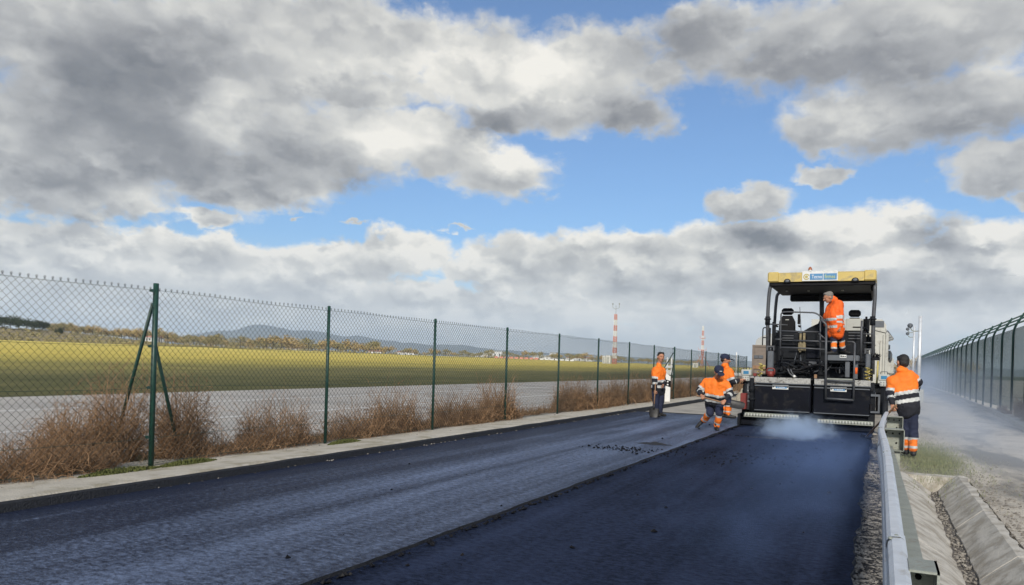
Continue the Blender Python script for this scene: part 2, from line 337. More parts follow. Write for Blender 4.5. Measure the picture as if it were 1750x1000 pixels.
def ground_mats():
    # left taxiway-side ground: olive and streaky yellow grass by distance, far sunlight painted into the yellow
    m = bpy.data.materials.new('grass_field'); m.use_nodes = True; t = NT(m.node_tree); b = t.n['Principled BSDF']
    g = t.n.new('ShaderNodeNewGeometry'); P = g.outputs['Position']; x, y, z = t.sep(P)
    big = t.noise(t.vec('MULTIPLY', P, (.04, .012, .0)), 1.0, 9, .68)
    d = t.math('ADD', t.math('MULTIPLY', x, -1.0), t.math('MULTIPLY', t.math('SUBTRACT', big, .5), 90))
    fine = t.noise(t.vec('MULTIPLY', P, (.5, .18, .5)), 1.2, 9, .72)
    rp = t.n.new('ShaderNodeValToRGB'); t.link(t.remap(d, 0, 400), rp.inputs[0]); cr = rp.color_ramp
    cr.elements[0].position = .06; cr.elements[0].color = (.10, .098, .042, 1)
    cr.elements[1].position = 1.; cr.elements[1].color = (.36, .28, .17, 1)
    for p, c in ((.12, (.21, .185, .075)), (.2, (.46, .37, .10)), (.3, (.74, .56, .13)), (.64, (.90, .69, .18)), (.74, (.70, .54, .20)), (.80, (.36, .28, .17))):
        e = cr.elements.new(p); e.color = flat(c)
    c = t.mix(t.remap(fine, .3, .75), rp.outputs[0], t.mix(1.0, rp.outputs[0], (.36, .45, .42, 1), 'MULTIPLY'))
    # far country: scrub colours
    far = t.noise(t.vec('MULTIPLY', P, (.004, .0016, 0)), 1.0, 6, .6)
    dist = t.vec('LENGTH', P)
    c = t.mix(t.remap(dist, 900, 1300), c, t.mix(t.remap(far, .4, .6), (.20, .17, .09, 1), (.07, .08, .05, 1)))
    t.link(c, b.inputs['Base Color']); b.inputs['Roughness'].default_value = .95; b.inputs['Specular IOR Level'].default_value = .1
    bn = t.n.new('ShaderNodeBump'); bn.inputs['Strength'].default_value = .6; bn.inputs['Distance'].default_value = .25
    t.link(fine, bn.inputs['Height']); t.link(bn.outputs[0], b.inputs['Normal']); MT['field'] = m
    # gravel / hard earth on the right
    m = bpy.data.materials.new('gravel_earth'); m.use_nodes = True; t = NT(m.node_tree); b = t.n['Principled BSDF']
    g = t.n.new('ShaderNodeNewGeometry'); P = g.outputs['Position']; x, y, z = t.sep(P)
    n = t.noise(P, 1.1, 8, .62); f = t.noise(P, 30., 6, .7); s = t.noise(t.vec('MULTIPLY', P, (1, .25, 1)), .8, 6, .6, .4)
    c = t.mix(t.remap(n, .35, .65), (.60, .55, .47, 1), (.46, .42, .36, 1))
    c = t.mix(t.remap(f, .52, .72), c, (.15, .135, .12, 1))
    c = t.mix(t.math('MULTIPLY', t.remap(s, .50, .60), .75), c, (.15, .15, .145, 1))
    # patch of low green growth beside the barrier
    gx = t.vec('LENGTH', t.vec('MULTIPLY', t.vec('SUBTRACT', P, (.72, 14.6, 0)), (1.7, .30, 0)))
    gp = t.math('ADD', gx, t.math('MULTIPLY', t.math('SUBTRACT', t.noise(P, 5., 6, .7), .5), 1.4))
    c = t.mix(t.remap(gp, 1.1, .5, 0, .85), c, (.17, .175, .11, 1))
    # dirty strip beside the asphalt
    tar = t.math('ADD', x, t.math('MULTIPLY', t.math('SUBTRACT', t.noise(P, 7., 6, .7), .5), .35))
    c = t.mix(t.math('MULTIPLY', t.remap(tar, .28, .06), t.remap(t.noise(P, 14., 6, .7), .42, .55)), c, (.025, .024, .024, 1))
    t.link(c, b.inputs['Base Color']); b.inputs['Roughness'].default_value = .92; b.inputs['Specular IOR Level'].default_value = .2
    bn = t.n.new('ShaderNodeBump'); bn.inputs['Strength'].default_value = .9; bn.inputs['Distance'].default_value = .03
    t.link(t.math('ADD', f, n), bn.inputs['Height']); t.link(bn.outputs[0], b.inputs['Normal']); MT['gravel'] = m
    # asphalt lanes, bluish sky sheen painted into their base colours
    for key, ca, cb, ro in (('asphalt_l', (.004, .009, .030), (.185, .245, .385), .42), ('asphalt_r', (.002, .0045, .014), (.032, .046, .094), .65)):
        m = bpy.data.materials.new('asphalt'); m.use_nodes = True; t = NT(m.node_tree); b = t.n['Principled BSDF']
        g = t.n.new('ShaderNodeNewGeometry'); P = g.outputs['Position']; x, y, z = t.sep(P)
        st = t.noise(t.vec('MULTIPLY', P, (2.2, .10, 0)), 1.0, 6, .6, .3)          # roller streaks along the lane, sheen variation painted in as tone
        cross = t.noise(t.vec('MULTIPLY', P, (9.0, 14.0, 0)), 1.6, 8, .8)
        gr = t.noise(P, 70., 4, .8); patch = t.noise(P, .55, 5, .6)
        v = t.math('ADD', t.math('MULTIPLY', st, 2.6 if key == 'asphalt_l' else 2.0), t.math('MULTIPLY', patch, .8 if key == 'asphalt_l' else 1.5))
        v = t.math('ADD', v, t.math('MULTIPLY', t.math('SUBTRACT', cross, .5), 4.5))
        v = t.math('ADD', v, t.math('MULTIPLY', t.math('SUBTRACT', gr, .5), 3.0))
        if key == 'asphalt_l':   # painted sheen fades to dark towards the kerb
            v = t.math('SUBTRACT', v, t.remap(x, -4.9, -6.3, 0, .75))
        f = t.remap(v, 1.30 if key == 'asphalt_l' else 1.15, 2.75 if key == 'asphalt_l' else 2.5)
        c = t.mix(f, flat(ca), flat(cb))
        t.link(c, b.inputs['Base Color']); t.link(t.remap(gr, .35, .7, ro-.05, ro+.3), b.inputs['Roughness'])
        b.inputs['Specular IOR Level'].default_value = .32 if key == 'asphalt_l' else .06
        bn = t.n.new('ShaderNodeBump'); bn.inputs['Strength'].default_value = 1.0; bn.inputs['Distance'].default_value = .012
        t.link(t.math('ADD', gr, cross), bn.inputs['Height']); t.link(bn.outputs[0], b.inputs['Normal']); MT[key] = m
    m = mat('old_road', (.40, .375, .33), .9, var=.3, vs=.8, bump=.5, bs=25, dirt=(.22, .21, .19), ds=1.2, dthr=.5); MT['oldroad'] = m
    MT['taxi'] = mat('taxiway_asphalt', (.40, .375, .34), .85, var=.16, vs=.25, bump=.4, bs=20, dirt=(.30, .285, .26), ds=.35, dthr=.46)
    MT['kerb'] = mat('kerb_concrete', (.50, .465, .395), .9, var=.22, vs=3.5, bump=.7, bs=45, dirt=(.30, .27, .20), ds=2.5, dthr=.5)
    MT['tar'] = mat('tar_face', (.016, .018, .024), .7, var=.5, vs=20, bump=.8, bs=50)
    MT['hill'] = mat('hill_scrub', (.13, .145, .15), .95, c2=(.09, .105, .11), vs=.004)
    MT['leafgold'] = mat('leaves_golden', (.54, .38, .16), .8, c2=(.32, .25, .11), vs=.8, spec=.15)
    MT['leafolive'] = mat('leaves_olive', (.40, .32, .14), .8, c2=(.20, .19, .085), vs=.8, spec=.15)
    MT['leafdark'] = mat('leaves_dark', (.045, .062, .026), .8, c2=(.02, .032, .016), vs=.8, spec=.15)
    MT['bark'] = mat('bark', (.10, .08, .06), .9)
    MT['straw'] = mat('dry_stem', (.37, .235, .135), .85, c2=(.15, .085, .045), vs=9, spec=.15)
    MT['straw2'] = mat('dry_stem_pale', (.45, .30, .175), .85, c2=(.24, .13, .065), vs=9, spec=.15)
    MT['moss'] = mat('moss', (.11, .12, .03), .95, c2=(.06, .07, .02), vs=30)
ground_mats()
# ================================================================== SETTING
def sstep(a, b, x):
    t = min(max((x-a)/(b-a), 0), 1); return t*t*(3-2*t)
def gz(x, y):
    z = -.05
    if x < -7.2: z = -.02 if x > -9 else -.06
    if x < -50:
        z += 3.6*sstep(-60, -285, x)
        if y > 0:
            a = math.degrees(math.atan2(-x, y)); z += 8.5*sstep(-300, -470, x)*sstep(45, 58, a)
    if .16 < x < 1.1 and y < 12.2 and y > -4: z = -.5           # room for the drainage channel
    return z
def axis_vals(near, step, far, grow):
    o = []; v = near[0]
    while v <= near[1]: o.append(round(v, 3)); v += step
    s = step; a = o[0]; b = o[-1]; L = []; Rr = []
    while a > -far: s *= grow; a -= s; L.append(a)
    s = step
    while b < far: s *= grow; b += s; Rr.append(b)
    return L[::-1]+o+Rr
def ground():
    xs = sorted(set([-11000, -8000, -5500, -3500, -2200, -1500, -1000, -750, -600, -520]+[-480+10*i for i in range(44)]+[-45, -38, -30, -22.2, -15, -9, -8.2, -7.25, -6.5, -3, -.3, .14, .17, 1.09, 1.12, 2, 3.3, 4.5, 6, 9, 15, 30, 60, 120, 300, 700, 1500, 3000, 6000, 11000]))
    ys = sorted(set([-3000, -1000, -300, -100, -40, -15, -4.02, -3.98, 0, 4, 8, 12.18, 12.22, 18, 25, 35, 50, 70, 90, 120]+[150+25*i for i in range(35)]+[1100, 1400, 1800, 2400, 3200, 4300, 6000, 8500, 12000]))
    mb = MB(); nx = len(xs)
    mb.v = [(x, y, gz(x, y)) for y in ys for x in xs]
    for j in range(len(ys)-1):
        for i in range(nx-1):
            mb.f.append((j*nx+i, j*nx+i+1, (j+1)*nx+i+1, (j+1)*nx+i)); mb.mi.append(1 if xs[i] >= -7.3 and xs[i] < 3000 and ys[j] < 300 else 0); mb.sm.append(False)
    mb.build('ground', [MT['field'], MT['gravel']], kind='structure')
ground()
def jag(y, s, a): return a*(noise.noise(Vector((y*s, 3.3, 1.7)))+.6*noise.noise(Vector((y*s*3.7, 9.1, 2.2)))+.4*noise.noise(Vector((y*s*11, 1.1, 5.2))))
def lane(name, x0f, x1f, y0, y1, z, th, m, edge):
    mb = MB(); n = int((y1-y0)/.12); rows = []
    for i in range(n+1):
        y = y0+(y1-y0)*i/n; rows.append((x0f(y), x1f(y), y))
    for a, b in zip(rows, rows[1:]):
        mb.cur = 0
        mb.poly([(a[0], a[2], z), (a[1], a[2], z), (b[1], b[2], z), (b[0], b[2], z)])
        mb.cur = 1
        mb.poly([(a[1]+.012, a[2], z-th), (b[1]+.012, b[2], z-th), (b[1], b[2], z), (a[1], a[2], z)])
        mb.poly([(a[0], a[2], z-th), (a[0], a[2], z), (b[0], b[2], z), (b[0], b[2], z-th)])
    a = rows[-1]; mb.poly([(a[0], a[2], z), (a[1], a[2], z), (a[1], a[2]+.03, z-th), (a[0], a[2]+.03, z-th)])
    return mb.build(name, [m, edge], kind='structure')
lane('road_lane', lambda y: -6.62, lambda y: -3.10+jag(y, 1.2, .022), -6, 22.0, .025, .08, MT['asphalt_l'], MT['tar'])
lane('road_lane', lambda y: -3.16, lambda y: -.17+jag(y, .9, .05), -6, 19.6, 0., .06, MT['asphalt_r'], MT['tar'])
mb = MB(); mb.box(-6.7, .1, 19.5, 130, -.06, -.012); mb.build('old_road', MT['oldroad'], kind='structure')
# taxiway beyond the fence, with its white lines
mb = MB(); mb.box(-22, -9.2, -40, 1300, -.08, -.02); mb.build('taxiway', MT['taxi'], kind='structure')
MT['line'] = mat('line_paint', (.68, .67, .65), .7, var=.15, dirt=(.40, .39, .37), ds=3, dthr=.52)
mb = MB()
for x in (-17.3, -13.0): mb.box(x-.06, x+.06, -40, 600, -.019, -.016)
mb.build('road_markings', MT['line'], kind='structure')
# kerb strip in front of the fence
mb = MB(); n = 260; rows = []
for i in range(n+1):
    y = -5+i*.22; e = -6.52+.018*noise.noise(Vector((y*2.1, 0, 0))); zz = .125+.008*noise.noise(Vector((y*1.3, 5, 0)))
    rows.append(((-7.9, y, .085), (-7.32+.03*noise.noise(Vector((y*3, 7, 0))), y, .10), (e-.05, y, zz), (e-.01, y, zz-.012), (e+.012, y, zz-.03), (e+.04, y, -.03)))
for a, b in zip(rows, rows[1:]):
    for k in range(5):
        mb.cur = 1 if k >= 3 else 0; mb.poly([a[k], a[k+1], b[k+1], b[k]])
mb.build('kerb_strip', [MT['kerb'], MT['tar']], kind='structure')
# right side kerb line
mb = MB(); pts = [(3.1, 16), (3.42, 24.7), (3.68, 30), (3.95, 40), (4.2, 56), (4.35, 95), (4.4, 160)]
for (a, b) in zip(pts, pts[1:]):
    mb.add([(a[0], a[1], -.05), (a[0]+.14, a[1], -.05), (b[0]+.14, b[1], -.05), (b[0], b[1], -.05), (a[0], a[1], .08), (a[0]+.14, a[1], .08), (b[0]+.14, b[1], .08), (b[0], b[1], .08)],
           [(0, 3, 2, 1), (4, 5, 6, 7), (0, 1, 5, 4), (1, 2, 6, 5), (2, 3, 7, 6), (3, 0, 4, 7)])
mb.build('kerb', MT['kerb'], kind='structure')
# hills far off
def hills():
    key = [(-64, 20), (-55, 50), (-50, 120), (-47, 170), (-44.5, 215), (-42.5, 225), (-40.5, 215), (-38, 180), (-35, 145), (-32, 132), (-29, 120), (-26, 98), (-22, 82), (-18, 74), (-13, 62), (-8, 62), (-3, 66), (3, 60), (10, 50), (20, 40)]
    def H(a):
        for (a0, h0), (a1, h1) in zip(key, key[1:]):
            if a0 <= a <= a1: return h0+(h1-h0)*sstep(a0, a1, a)
        return 30
    mb = MB(); rr = [3600, 4100, 4600, 5100, 5500, 5900, 6400]; pf = [0, .12, .3, .62, .9, 1.0, .5]; na = 240
    for j, r_ in enumerate(rr):
        for i in range(na+1):
            a = -66+88*i/na; t = R(a)
            n_ = noise.fractal(Vector((a*.35, r_*.002, 1.)), 1.0, 2.0, 5)
            h = H(a)*pf[j]*(r_/5900)*(1+.16*n_)*.9
            mb.v.append((math.sin(t)*r_, math.cos(t)*r_, h-2))
    for j in range(len(rr)-1):
        for i in range(na):
            k = j*(na+1)+i; mb.f.append((k, k+1, k+na+2, k+na+1)); mb.mi.append(0); mb.sm.append(True)
    mb.build('hills', MT['hill'], kind='structure')
hills()
# ================================================================== LEFT FENCE
FX = -7.4; BAY = 3.0; NB = 15; Y0 = 3.0; FT = 2.13
fence = thing('chain_link_fence', (FX, 6, .09), 'green chain link fence on round green posts along the kerb, left of the new asphalt', 'fence')
def post_mesh(y, r=.024):
    mb = MB(); mb.tube([(FX, y, .06), (FX, y, FT)], r, 10); mb.ball((FX, y, FT), (r*1.05, r*1.05, .012), 10, 6)
    return mb
p0 = post_mesh(6).build('fence_post', MT['green'], fence)
for k in range(NB+1):
    if k == 1: continue
    c = p0.copy(); col.objects.link(c); c.parent = fence; c.location = (0, Y0+BAY*k-6, 0)
for yy in (6.0, 30.0):          # heavier braced posts with two raking struts and wire clamps
    mb = MB(); mb.tube([(FX-.045, yy, 1.93), (-8.66, yy+.42, -.02)], .021, 8); mb.build('strut', MT['green'], fence)
    mb = MB(); mb.tube([(FX-.03, yy+.02, 1.52), (-7.86, yy+.82, 0.)], .021, 8); mb.build('strut', MT['green'], fence)
    mb = MB(); mb.tube([(FX, yy, .07), (FX, yy, FT+.03)], .03, 10); mb.build('post_sleeve', MT['green'], fence)
    for z in (2.08, 1.45, .98, .42):
        mb = MB(); mb.box(FX-.075, FX+.01, yy-.012, yy+.012, z-.016, z+.016); mb.cap((FX-.075, yy, z), (FX-.09, yy, z), .014, n=8); mb.build('wire_clamp', MT['green'], fence)
def mesh_panel():
    """woven chain link: zigzag wires, each a thin three sided tube"""
    mb = MB(); p = .040; h = .040; r = .00215; xo = FX+.012; zt = FT-.045; z0 = .12
    nz = int((zt-z0)/h); nw = int(BAY/p)
    for i in range(nw):
        y = 6+i*p; pts = []
        for k in range(nz+1):
            side = (k+i) % 2
            sag = .006*math.sin((6+i*p)*3.1)
            pts.append((xo+(.003 if side else -.003), y+(p if side else 0), z0+k*h+sag))
        b = len(mb.v)
        for q in pts:
            for (dy, dx) in ((-r*1.0, -r*.6), (r, -r*.6), (0, r*1.1)): mb.v.append((q[0]+dx, q[1]+dy, q[2]))
        for k in range(nz):
            for e in range(3):
                a0 = b+k*3+e; a1 = b+k*3+(e+1) % 3; mb.f.append((a0, a1, a1+3, a0+3)); mb.mi.append(0); mb.sm.append(False)
        if (nz+i) % 2 == 0:       # knuckle loop at the top
            q = pts[-1]; mb.tube([q, (q[0], q[1]-.010, q[2]+.022), (q[0], q[1], q[2]+.030), (q[0], q[1]+.010, q[2]+.022), q], .0028, 4, caps=False)
        else:
            pass
    return mb
pan = mesh_panel().build('mesh_panel', MT['wire'], fence)
for k in range(NB):
    if k == 1: continue
    c = pan.copy(); col.objects.link(c); c.parent = fence; c.location = (0, Y0+BAY*k-6, 0)
for z in (2.07, 1.45, .98, .42, .14):
    mb = MB(); pts = []
    for i in range(int(BAY*NB/.75)+1): y = Y0+i*.75; pts.append((FX+.02, y, z+.012*math.sin(i*1.3+z)))
    mb.tube(pts, .0026, 4); mb.build('tension_wire', MT['green'], fence)
# ================================================================== RIGHT FENCE
RX = 4.47
rf = thing('security_fence', (RX, 28.5, 0), 'tall dark green security fence with cranked post tops and barbed strands, along the right side', 'fence')
mb = MB(); mb.tube(rbend([(RX, 28.5, -.05), (RX, 28.5, 3.22), (RX+.34, 28.5, 3.80)], .28), .042, 8); rp = mb.build('fence_post', MT['panelgreen'], rf)
mb = MB()
for k in range(0, 190): z = .12+k*.0163; mb.box(RX+.05, RX+.056, 28.5, 31.5, z, z+.0080)
for k in range(0, 40): y = 28.53+k*.075; mb.box(RX+.055, RX+.059, y, y+.004, .1, 3.2)
pn = mb.build('mesh_panel', MT['panelgreen'], rf)
mb = MB()
for (dx, z) in ((.10, 3.40), (.20, 3.57), (.30, 3.73)):
    mb.box(RX+dx, RX+dx+.012, 28.5, 31.5, z, z+.012)
    for k in range(20): y = 28.6+k*.15; mb.box(RX+dx-.02, RX+dx+.03, y, y+.008, z-.02, z+.03)
bw = mb.build('barbed_strand', MT['panelgreen'], rf)
for k in range(-3, 33):
    if k == 0: continue
    for o in (rp, pn, bw):
        c = o.copy(); col.objects.link(c); c.parent = rf; c.location = o.location+Vector((0, 3.0*k, 0))
# ================================================================== DRY BRUSH
def brush_mesh(seed, w, d, h, n, lean=0.):
    rnd = random.Random(seed); mb = MB()
    for i in range(n):
        # stems start in the base and curl outwards and back
        a = rnd.uniform(0, 2*math.pi); rr = math.sqrt(rnd.random())
        x = math.cos(a)*rr*d*.42; y = math.sin(a)*rr*w*.5; z = rnd.uniform(0, .55)*h*rnd.random()
        hh = h*(1-.55*abs(y)/(w*.5))
        L = rnd.uniform(.35, 1.)*hh*.9; th = a+rnd.uniform(-.6, .6); el = rnd.uniform(.5, 1.45)
        pts = []; k = rnd.randint(4, 6); turn = rnd.uniform(-1.3, 1.3); drop = rnd.uniform(-.15, .75)
        for j in range(k+1):
            pts.append((x+lean*z, y, z)); s = L/k
            x += math.cos(th)*math.cos(el)*s*.6; y += math.sin(th)*math.cos(el)*s; z += math.sin(el)*s
            th += turn*rnd.uniform(.4, 1.5); el -= drop*rnd.uniform(.3, 1.6); z = max(z, .01)
        mb.cur = 1 if rnd.random() < .3 else 0
        r = rnd.uniform(.0020, .0046)
        mb.tube(pts, [r*(1-.55*j/k) for j in range(k+1)], 3, caps=False)
        if rnd.random() < .8:      # twig tufts
            for _ in range(3):
                q = Vector(pts[rnd.randint(1, k)]); e = q+Vector((rnd.uniform(-1, 1)*.06, rnd.uniform(-1, 1)*.1, rnd.uniform(-.03, .09)))
                mb.tube([q, (q+e)/2+Vector((0, rnd.uniform(-.02, .02), .015)), e], .0018, 3, caps=False)
    return mb
variants = []
ordn = ['first', 'second', 'third', 'fourth', 'fifth', 'sixth', 'seventh', 'eighth', 'ninth', 'tenth', 'eleventh', 'twelfth', 'thirteenth', 'fourteenth']
def bush(x, y, w, d, h, n, seed, label, sx=1., proto=None, z=.0):
    if proto is None:
        o = brush_mesh(seed, w, d, h, n).build('dry_bush', [MT['straw'], MT['straw2']])
    else:
        o = proto.copy(); col.objects.link(o); o.scale = (sx, sx*random.uniform(.85, 1.2), sx*random.uniform(.85, 1.15)); o.rotation_euler = (0, 0, random.choice((0, math.pi))+random.uniform(-.25, .25))
    o.location = (x, y, z); tag(o, label, 'bush', 'dry brown bushes caught along the foot of the fence')
    return o
big = bush(-8.5, 5.85, .8, .7, .92, 1000, 1, 'tall tangled brown bush climbing the left strut of the braced fence post')
bush(-8.22, 6.2, .42, .45, 1.45, 560, 2, 'narrow brown tangle wrapped round the long strut left of the braced post')
bush(-7.85, 6.78, .42, .45, 1.3, 800, 3, 'upright brown bush wrapped round the short strut right of the braced post')
bl = bush(-7.75, 4.9, 1.8, .9, .6, 1300, 4, 'low spreading brown bush at the left edge, before the braced post')
bush(-7.7, 3.7, 1.4, .9, .46, 800, 14, 'low brown bush at the very left edge of the photo')
bush(-7.75, 5.35, .7, .6, .36, 420, 15, 'mid height brown bush joining the low and the tall bush left of the braced post')
pr = [bush(-7.75, 8.35, 1.2, .7, .95, 760, 5, 'rounded brown bush just left of the second green post'),
      bush(-7.7, 7.5, 1.1, .6, .42, 420, 6, 'low pale brown bush midway between the braced and the second post')]
pr.append(bush(-7.75, 11.35, 1.1, .7, 1.05, 800, 7, 'dense upright brown bush just left of the third green post'))
pr.append(bush(-7.7, 10.2, 1.7, .7, .75, 950, 8, 'wide brown bush between the second and the third green post'))
bush(-7.75, 13.3, 1.2, .7, .85, 0, 9, 'bushy brown clump right of the third green post', 1.0, pr[2]); bush(-7.7, 14.4, 1, 1, 1, 0, 9, 'brown bush just left of the fourth green post', .95, pr[3])
bush(-7.7, 12.4, 1, 1, 1, 0, 9, 'small low brown bush touching the third green post', .9, pr[1])
bush(-7.75, 15.3, 1, 1, 1, 0, 9, 'tallest brown bush beside the fourth green post', 1.15, pr[2])
for k in range(4, NB):
    for j in range(3):
        y = Y0+BAY*k+.35+j*.95+random.uniform(-.2, .2)
        bush(-7.75+random.uniform(-.1, .1), y, 1, 1, 1, 0, 0, 'brown bush at the foot of the fence between its %s and %s posts' % (ordn[k-1], ordn[k]) if k < 13 else 'brown bush at the foot of the fence near its far end', random.uniform(.9, 1.35), random.choice(pr))
for i in range(9):
    y = 7.0+i*1.02; bush(-7.66, y, 1, 1, 1, 0, 0, 'low brown growth along the fence foot between the braced post and the fourth green post', random.uniform(.7, 1.0), pr[1])
for i in range(5):
    bush(4.25+random.uniform(-.1, .15), 25.5+i*2.6, 1, 1, 1, 0, 0, 'brown weeds between the right kerb and the security fence', random.uniform(.6, .95), random.choice(pr)); 
for o in [o for o in col.objects if o.get('label', '').startswith('brown weeds')]: o['group'] = 'brown weeds at the foot of the security fence'
# moss cushions at the fence foot
def moss(x, y, w, d, label):
    rnd = random.Random(int(y*10)); mb = MB()
    for i in range(900):
        a = rnd.uniform(0, 6.28); r_ = math.sqrt(rnd.random()); px = x+math.cos(a)*r_*d; py = y+math.sin(a)*r_*w*(1+.3*noise.noise(Vector((a, y, 0)))); h = .035*(1-r_*r_)+.01
        q = Vector((px, py, .10+rnd.uniform(0, h*.6))); t = rnd.uniform(0, 3.14); s = rnd.uniform(.008, .02)
        mb.poly([q+Vector((math.cos(t)*s, math.sin(t)*s, 0)), q-Vector((math.cos(t)*s, math.sin(t)*s, 0)), q+Vector((rnd.uniform(-.01, .01), rnd.uniform(-.01, .01), h))])
    mb.build('moss', MT['moss'], kind='stuff')
moss(-7.2, 6.35, .45, .10, ''); moss(-7.2, 5.45, .5, .09, ''); moss(-7.22, 9.2, .4, .08, '')
# grass patch beside the barrier, on the right
def tufts(name, cx, cy, w, d, n, h, seed, m, z=-.04):
    rnd = random.Random(seed); mb = MB()
    for i in range(n):
        a = rnd.uniform(0, 6.28); r_ = abs(rnd.gauss(0, .55)); q = Vector((cx+math.cos(a)*r_*w, cy+math.sin(a)*r_*d, z))
        t = rnd.uniform(0, 6.28); L = Vector((math.cos(t), math.sin(t), 0)); hh = h*rnd.uniform(.4, 1)
        mb.poly([q-L*.004, q+L*.004, q+Vector((rnd.uniform(-1, 1)*hh*.5, rnd.uniform(-1, 1)*hh*.5, hh))])
    return mb.build(name, m, kind='stuff')
MT['blade'] = mat('grass_blade', (.15, .18, .09), .9, c2=(.24, .24, .14), vs=5)
tufts('grass', .78, 14.8, .62, 3.6, 9000, .06, 5, MT['blade'])
tufts('grass', .22, 8.7, .05, 1.6, 900, .09, 6, MT['blade']); tufts('grass', .24, 5.2, .03, .8, 300, .08, 8, MT['blade'])
# pebbles, rubble and hot-mix crumbs
def crumbs(name, pts, smin, smax, m, seed):
    rnd = random.Random(seed); mb = MB()
    for (x, y, z) in pts:
        s = smin+(smax-smin)*rnd.random()**3; q = Vector((x, y, z+s*.25))
        ax = [Vector((rnd.uniform(-1, 1), rnd.uniform(-1, 1), rnd.uniform(-.5, .5))).normalized() for _ in range(5)]
        t = q+Vector((rnd.uniform(-.3, .3)*s, rnd.uniform(-.3, .3)*s, s*.7)); n = 5; ring = []
        for k in range(n): a = 6.283*k/n+rnd.uniform(-.3, .3); ring.append(q+Vector((math.cos(a)*s*rnd.uniform(.6, 1.1), math.sin(a)*s*rnd.uniform(.6, 1.1), rnd.uniform(-.3, .25)*s)))
        b = q-Vector((0, 0, s*.5)); mb.add([t]+ring+[b], [(0, 1+k, 1+(k+1) % n) for k in range(n)]+[(n+1, 1+(k+1) % n, 1+k) for k in range(n)])
    return mb.build(name, m, kind='stuff')
rnd = random.Random(3)
P_ = [(rnd.gauss(-2.0, .5), rnd.gauss(12.2, .5), 0) for _ in range(170)]+[(rnd.gauss(-1.1, .55), rnd.gauss(13.2, .9), 0) for _ in range(120)]
P_ += [(rnd.uniform(-3.0, -.3), rnd.uniform(4, 19), 0) for _ in range(60)]+[(rnd.gauss(-1.7, .6), rnd.gauss(16.2, .05), 0) for _ in range(260)]
P_ = [p for p in P_ if -3.0 < p[0] < -.2]
P_ += [(rnd.gauss(-3.75, .35)+(y_-12)*-.03, y_, .025) for y_ in [rnd.gauss(12.0, .22) for _ in range(260)]]
P_ += [(rnd.uniform(-6.4, -3.2), rnd.uniform(4, 21.5), .025) for _ in range(45)]
P_ = [p for p in P_ if not (-3.2 < p[0] < -3.0)]
P_ += [(-3.03+rnd.gauss(0, .015), rnd.uniform(2, 19), .005) for _ in range(500)]
crumbs('asphalt_crumbs', P_, .007, .034, MT['black'], 4)
P_ = [(rnd.uniform(-.14, .2), rnd.uniform(2, 13), -.05) for _ in range(3400)]
crumbs('tarry_gravel', P_, .003, .013, MT['tar'], 6)
P_ = [(rnd.uniform(-.16, .22), rnd.uniform(2, 14), -.05) for _ in range(260)]
P_ += [(rnd.gauss(1.25, .16), rnd.uniform(4, 13), -.05) for _ in range(2200)]+[(rnd.uniform(.3, 3.5), rnd.uniform(8, 30), -.05) for _ in range(1500)]
P_ = [p for p in P_ if not (.2 < p[0] < 1.08 and p[1] < 12.1)]
P_ += [(rnd.gauss(.68, .035), rnd.uniform(3, 12), -.235) for _ in range(1300)]
P_ += [(-.135+rnd.gauss(0, .02)+.03*math.sin(y_*2.3), y_, -.03) for y_ in [rnd.uniform(2.5, 15) for _ in range(900)]]
P_ += [(rnd.uniform(-9, -7.4), rnd.uniform(3, 30), 0.07) for _ in range(500)] + [(rnd.uniform(-7.3, -6.6), rnd.uniform(3, 30), .105) for _ in range(240)]
P_ += [(rnd.gauss(-6.47, .02), rnd.uniform(5, 22), .028) for _ in range(150)]
crumbs('gravel', P_, .004, .024, mat('pebble', (.30, .28, .245), .9, c2=(.14, .125, .11), vs=8), 7)
# mounds of spilt hot mix
def mound(x, y, w, d, h, seed):
    mb = MB(); n = 28; m_ = 20
    for j in range(m_+1):
        for i in range(n+1):
            u = i/n*2-1; v = j/m_*2-1; r_ = math.sqrt(u*u+v*v); q = noise.fractal(Vector((u*3+seed, v*3, 0)), 1, 2, 4)
            mb.v.append((x+u*w, y+v*d, max(0, 1-r_*(1+.3*q))*h*(1+.8*q)-.004))
    for j in range(m_):
        for i in range(n): k = j*(n+1)+i; mb.f.append((k, k+1, k+n+2, k+n+1)); mb.mi.append(0); mb.sm.append(False)
    return mb
mb = mound(-1.85, 16.15, .75, .10, .045, 1); mb.build('asphalt_ridge', MT['tar'], label='low dark ridge of loose hot mix under the brightest steam', cat='asphalt heap')
mb = mound(-3.55, 13.1, .35, .12, .05, 2); mb.v = [(a, b, c+.025) for a, b, c in mb.v]; mb.build('asphalt_ridge', MT['tar'], label='small dark patch of loose mix on the left lane beside the joint', cat='asphalt heap')
# old pale slabs and tarry joint line across the end of the left lane
mb = MB(); pts = [(-6.5, 22.05, .0), (-5.6, 22.3, .0), (-4.6, 22.35, .0), (-3.2, 21.8, .0)]
mb.tube(pts, [.05, .06, .05, .06], 6); mb.v = [(a, b, c*.6+.0) for a, b, c in mb.v]; mb.build('bitumen_joint', MT['tar'], label='black bitumen seam across the end of the left lane', cat='joint')
